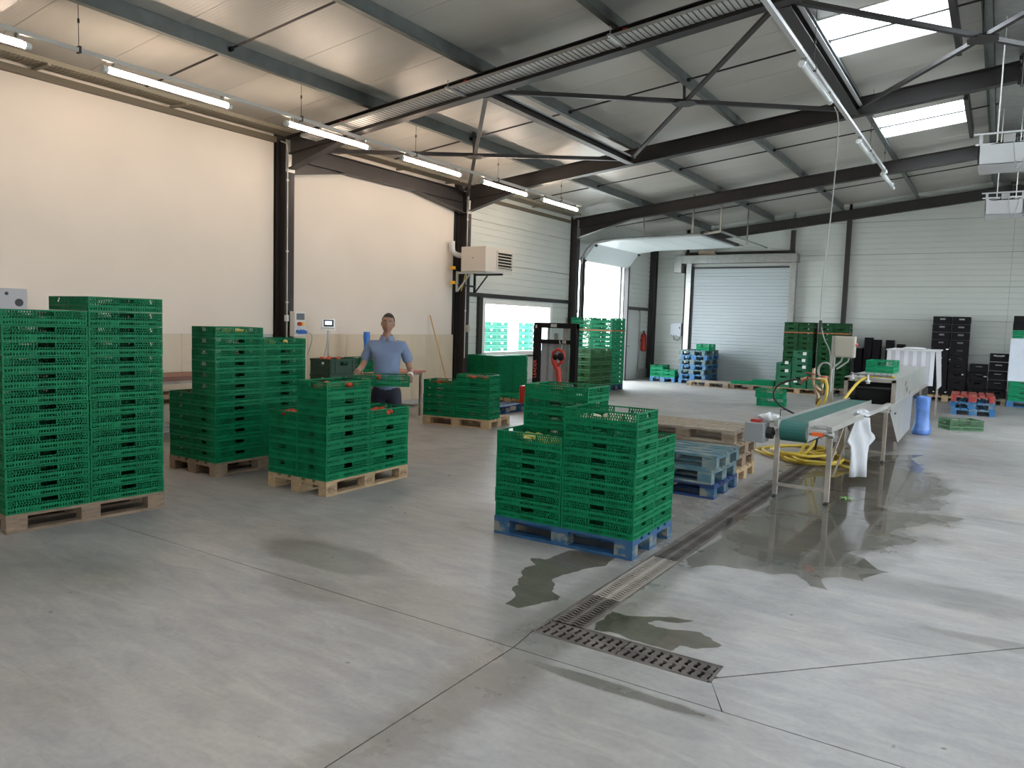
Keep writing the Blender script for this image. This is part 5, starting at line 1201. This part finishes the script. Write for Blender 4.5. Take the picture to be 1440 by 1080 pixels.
# head joined to the body mesh
bm = bmesh.new(); bm.from_mesh(body.data); before = set(bm.verts)
bmesh.ops.create_uvsphere(bm, u_segments=28, v_segments=20, radius=1.0)
hv = [v for v in bm.verts if v not in before]
for v in hv:
    x, y, z = v.co
    w_ = .073*(1-.22*max(0, -z)**1.3); d_ = .092*(1-.10*max(0, -z)); X, Y, Z = x*w_, y*d_, z*.118
    if y < 0:
        Y *= .93
        nose = math.exp(-((x/.16)**2+((z+.10)/.24)**2)); Y -= .022*nose*(1 if z < .1 else .4)
        eye = math.exp(-(((abs(x)-.40)/.20)**2+((z-.08)/.12)**2)); Y += .012*eye
        brow = math.exp(-(((z-.24)/.08)**2))*(abs(x) < .75); Y -= .005*brow
        lip = math.exp(-((x/.34)**2+((z+.48)/.07)**2)); Y -= .007*lip
        chin = math.exp(-((x/.3)**2+((z+.86)/.15)**2)); Y -= .010*chin
    v.co = (X, Y-.018, Z+1.635)
for s_ in (-1, 1):
    r_ = bmesh.ops.create_uvsphere(bm, u_segments=8, v_segments=6, radius=1.0)
    for v in r_['verts']: v.co = (s_*(.073)+v.co.x*.009, v.co.y*.018-.005, v.co.z*.032+1.63)
bmesh.ops.rotate(bm, cent=(0, 0, 1.55), matrix=Matrix.Rotation(R(6), 3, 'Y'), verts=[v for v in bm.verts if v.co.z > 1.53 and v not in before])
for f_ in bm.faces: f_.smooth = True
# hands: palm plus five fingers each
def hand(bm, w0, s_, grip_dir):
    def chain(pts, rad):
        mb = MB().tube(pts, rad, 8); vs = [bm.verts.new(p) for p in mb.v]
        for f_ in mb.f:
            try: nf = bm.faces.new([vs[q] for q in f_]); nf.smooth = True
            except ValueError: pass
    w0 = Vector(w0)
    chain([w0+Vector((0, .03, 0)), w0+Vector((0, 0, 0)), w0+Vector((0, -.04, -.005)), w0+Vector((0, -.075, -.012)), w0+Vector((0, -.088, -.015))], [.026, .03, .036, .035, .02])
    for i in range(4):
        a = w0+Vector((s_*(-.027+.018*i), -.075, -.01)); ln = [.9, 1.0, .95, .75][i]
        chain([a, a+Vector((0, -.028*ln, -.006)), a+Vector((0, -.044*ln, -.028)), a+Vector((0, -.036*ln, -.052)), a+Vector((0, -.022*ln, -.060))], [.0095, .009, .0085, .0078, .006])
    a = w0+Vector((-s_*.028, -.03, -.005)); chain([a, a+Vector((-s_*.022, -.022, -.008)), a+Vector((-s_*.028, -.046, -.022)), a+Vector((-s_*.022, -.062, -.034))], [.013, .0115, .0105, .008])
hand(bm, (-.30, -.26, 1.095), -1, 1); hand(bm, (.285, -.245, 1.05), 1, 1)
bm.to_mesh(body.data); bm.free()
# eyes, brows, mouth, hair
Mh = Matrix.Translation((0, 0, 1.55)) @ Matrix.Rotation(R(6), 4, 'Y') @ Matrix.Translation((0, 0, -1.55))
def hp(p): return tuple(Mh @ Vector(p))
b = MB()
for s_ in (-1, 1): b.sphere(hp((s_*.029, -.087, 1.646)), .0095, 10, 6, (1, 1, .62))
b.build('eye', LETW, man, smooth=True); b = MB()
for s_ in (-1, 1): b.sphere(hp((s_*.029, -.0925, 1.646)), .0058, 8, 5)
b.build('iris', HAIR, man, smooth=True)
b = MB()
for s_ in (-1, 1): b.tube([hp((s_*.014, -.107, 1.664)), hp((s_*.03, -.104, 1.669)), hp((s_*.047, -.094, 1.663))], .004, 6)
b.build('eyebrow', HAIR, man, smooth=True)
MB().tube([hp((-.022, -.099, 1.578)), hp((0, -.106, 1.577)), hp((.022, -.099, 1.578))], .0045, 6).build('mouth', mat('lips', (.28, .10, .08), .5), man, smooth=True)
b = MB().sphere((0, 0, 0), 1, 24, 16); vs = []
keep = []
for i, v in enumerate(b.v):
    x, y, z = v; vs.append(hp((x*.079, y*.097-.012 if y > -.2 else y*.088-.012, z*.112+1.648)))
hf = []
for f_ in b.f:
    cz = sum(b.v[q][2] for q in f_)/4; cy = sum(b.v[q][1] for q in f_)/4
    if cz > .55 or (cy > .15 and cz > -.35) or (cy > -.25 and cz > .18): hf.append(f_)
b.v = vs; b.f = hf; o = b.build('hair', HAIR, man, smooth=True); md = o.modifiers.new('t', 'SOLIDIFY'); md.thickness = .008
# shirt and trousers
V, Rr, E_ = [], [], []
V = [(0, .0, .79), (0, 0, .96), (0, 0, 1.10), (0, -.005, 1.23), (0, 0, 1.355), (0, 0, 1.43)]; Rr = [(.185, .135), (.17, .125), (.16, .12), (.178, .13), (.165, .118), (.085, .075)]; E_ = [(i, i+1) for i in range(5)]
add(4, [(-.18, 0, 1.375), (-.235, .02, 1.26), (-.262, .005, 1.18)], [.075, .07, .068]); add(4, [(.18, 0, 1.375), (.235, .03, 1.25), (.26, .015, 1.17)], [.075, .07, .068])
shirt = skin_mesh('polo_shirt', V, E_, Rr, SHIRT, man, 2)
b = MB(); N = 16; 
for i in range(N):
    t0, t1 = 2*math.pi*i/N-math.pi/2+.25, 2*math.pi*(i+1)/N-math.pi/2+.25
    if i == N-1: t1 -= .5
    P = lambda t, r_, z: (r_*math.cos(t), r_*.95*math.sin(t)-.004, z-.025*max(0, -math.sin(t)))
    b.quad([P(t0, .082, 1.46), P(t1, .082, 1.46), P(t1, .066, 1.505), P(t0, .066, 1.505)]); b.quad([P(t0, .095, 1.452), P(t1, .095, 1.452), P(t1, .066, 1.505), P(t0, .066, 1.505)])
b.build('collar', SHIRT, man)
V, Rr, E_ = [(0, 0, .96), (0, 0, .86)], [(.15, .12), (.155, .125)], [(0, 1)]
for s_ in (-1, 1): add(1, [(s_*.095, 0, .78), (s_*.10, -.01, .50), (s_*.105, .01, .14)], [.105, .078, .07])
skin_mesh('trousers', V, E_, Rr, TROUS, man, 2)
b = MB()
for s_ in (-1, 1): b.sphere((s_*.113, -.06, .045), .05, 12, 8, (1, 2.7, .9))
b.build('shoe', SHOE, man, smooth=True)
MB().tube([(.285, -.205, 1.055), (.285, -.235, 1.052)], .037, 12).build('wristband', LETW, man, smooth=True)
# crate in his hands
cxy = Vector((-6.02, 6.62, 0))+Matrix.Rotation(R(38), 3, 'Z') @ Vector((-.005, -.47, 0))
crate(C118, True, cxy.x, cxy.y, .955, R(38+2), 'green crate with a tomato held by the man in the blue shirt', 'crate in the hands of the man')
o = inst('tomato', PRO['tomato'], None, (cxy.x-.02, cxy.y-.05, 1.045)); tag(o, 'single tomato in the crate held by the man', 'tomato')

# ================================================================ outside
ST(MB().box(-60, WX-.31, -10, 60, -.2, -.02).build('yard', OUTG)); 
ST(MB().box(EX+.21, 40, -20, 60, -.2, -.02).box(-20, 40, -40, NY-.25, -.2, -.02).build('trim_3', OUTG))
pallet('wood', -12.9, 18.5, 0, 90, 'pallet outside the window under the left crate stack'); pallet('wood', -12.9, 20.9, 0, 90, 'pallet outside the window under the right crate stack')
OC = crate_parts(.19, mat('crate_turquoise', (0.01, 0.16, 0.10), .5))
stack(OC, -12.9, 18.5, 90, [(-.3, -.2, 8, 0, 'near', False), (.3, -.2, 8, 0, 'far', False)], 'left stack outdoors', 'crates outside the window, left stack', .192, parts=False)
stack(OC, -12.9, 20.9, 90, [(-.3, -.2, 8, 0, 'near', False), (.3, -.2, 8, 0, 'far', False)], 'right stack outdoors', 'crates outside the window, right stack', .192, parts=False)
tb = MB(); tb.prism([(-.45, -.35), (.45, -.35), (.45, .35), (-.45, .35)], 0.16, .18)
for s_ in (-1, 1):
    tb.quad([(s_*.42, -.32, .18), (s_*.42, .32, .18), (s_*.55, .42, .86), (s_*.55, -.42, .86)]); tb.quad([(-.42, s_*.32, .18), (.42, s_*.32, .18), (.55, s_*.42, .86), (-.55, s_*.42, .86)])
    tb.box(*sorted((s_*.55, s_*.60)), -.45, .45, .84, .88).box(-.6, .6, *sorted((s_*.42, s_*.46)), .84, .88)
for x in (-.4, .4):
    for y in (-.3, .3): tb.box(x-.05, x+.05, y-.05, y+.05, -.02, .17)
tag(tb.build('plastic_tub', mat('tub_blue', (.07, .11, .22), .5), loc=(-11.2, 18.75, 0), rz=R(90)), 'pale blue plastic tub outside the window', 'tub')
def tree(x, y, s, lab, seed):
    t = empty('tree', (x, y, 0), label=lab, cat='tree'); MB().tube([(0, 0, -.05), (0, 0, 1.2*s)], [.12*s, .06*s], 8).build('trunk', WOOD_W, t)
    rnd = random.Random(seed); b = MB()
    for i in range(420):
        u = rnd.random()*6.28; vv = math.acos(rnd.uniform(-1, 1)); rr = s*(rnd.random()**.4); c_ = Vector((rr*math.sin(vv)*math.cos(u), rr*math.sin(vv)*math.sin(u), 1.9*s+rr*.9*math.cos(vv)))
        d1 = Vector((rnd.uniform(-1, 1), rnd.uniform(-1, 1), rnd.uniform(-1, 1))).normalized()*.13*s; d2 = d1.orthogonal().normalized()*.07*s
        b.quad([c_-d1, c_+d2, c_+d1, c_-d2])
    b.build('foliage', LEAF, t)['kind'] = 'stuff'
tree(-22.5, 41, 1.0, 'small green tree seen outside through the loading door', 5); tree(-22.5, 44, .8, 'smaller green bush seen outside through the loading door', 6)
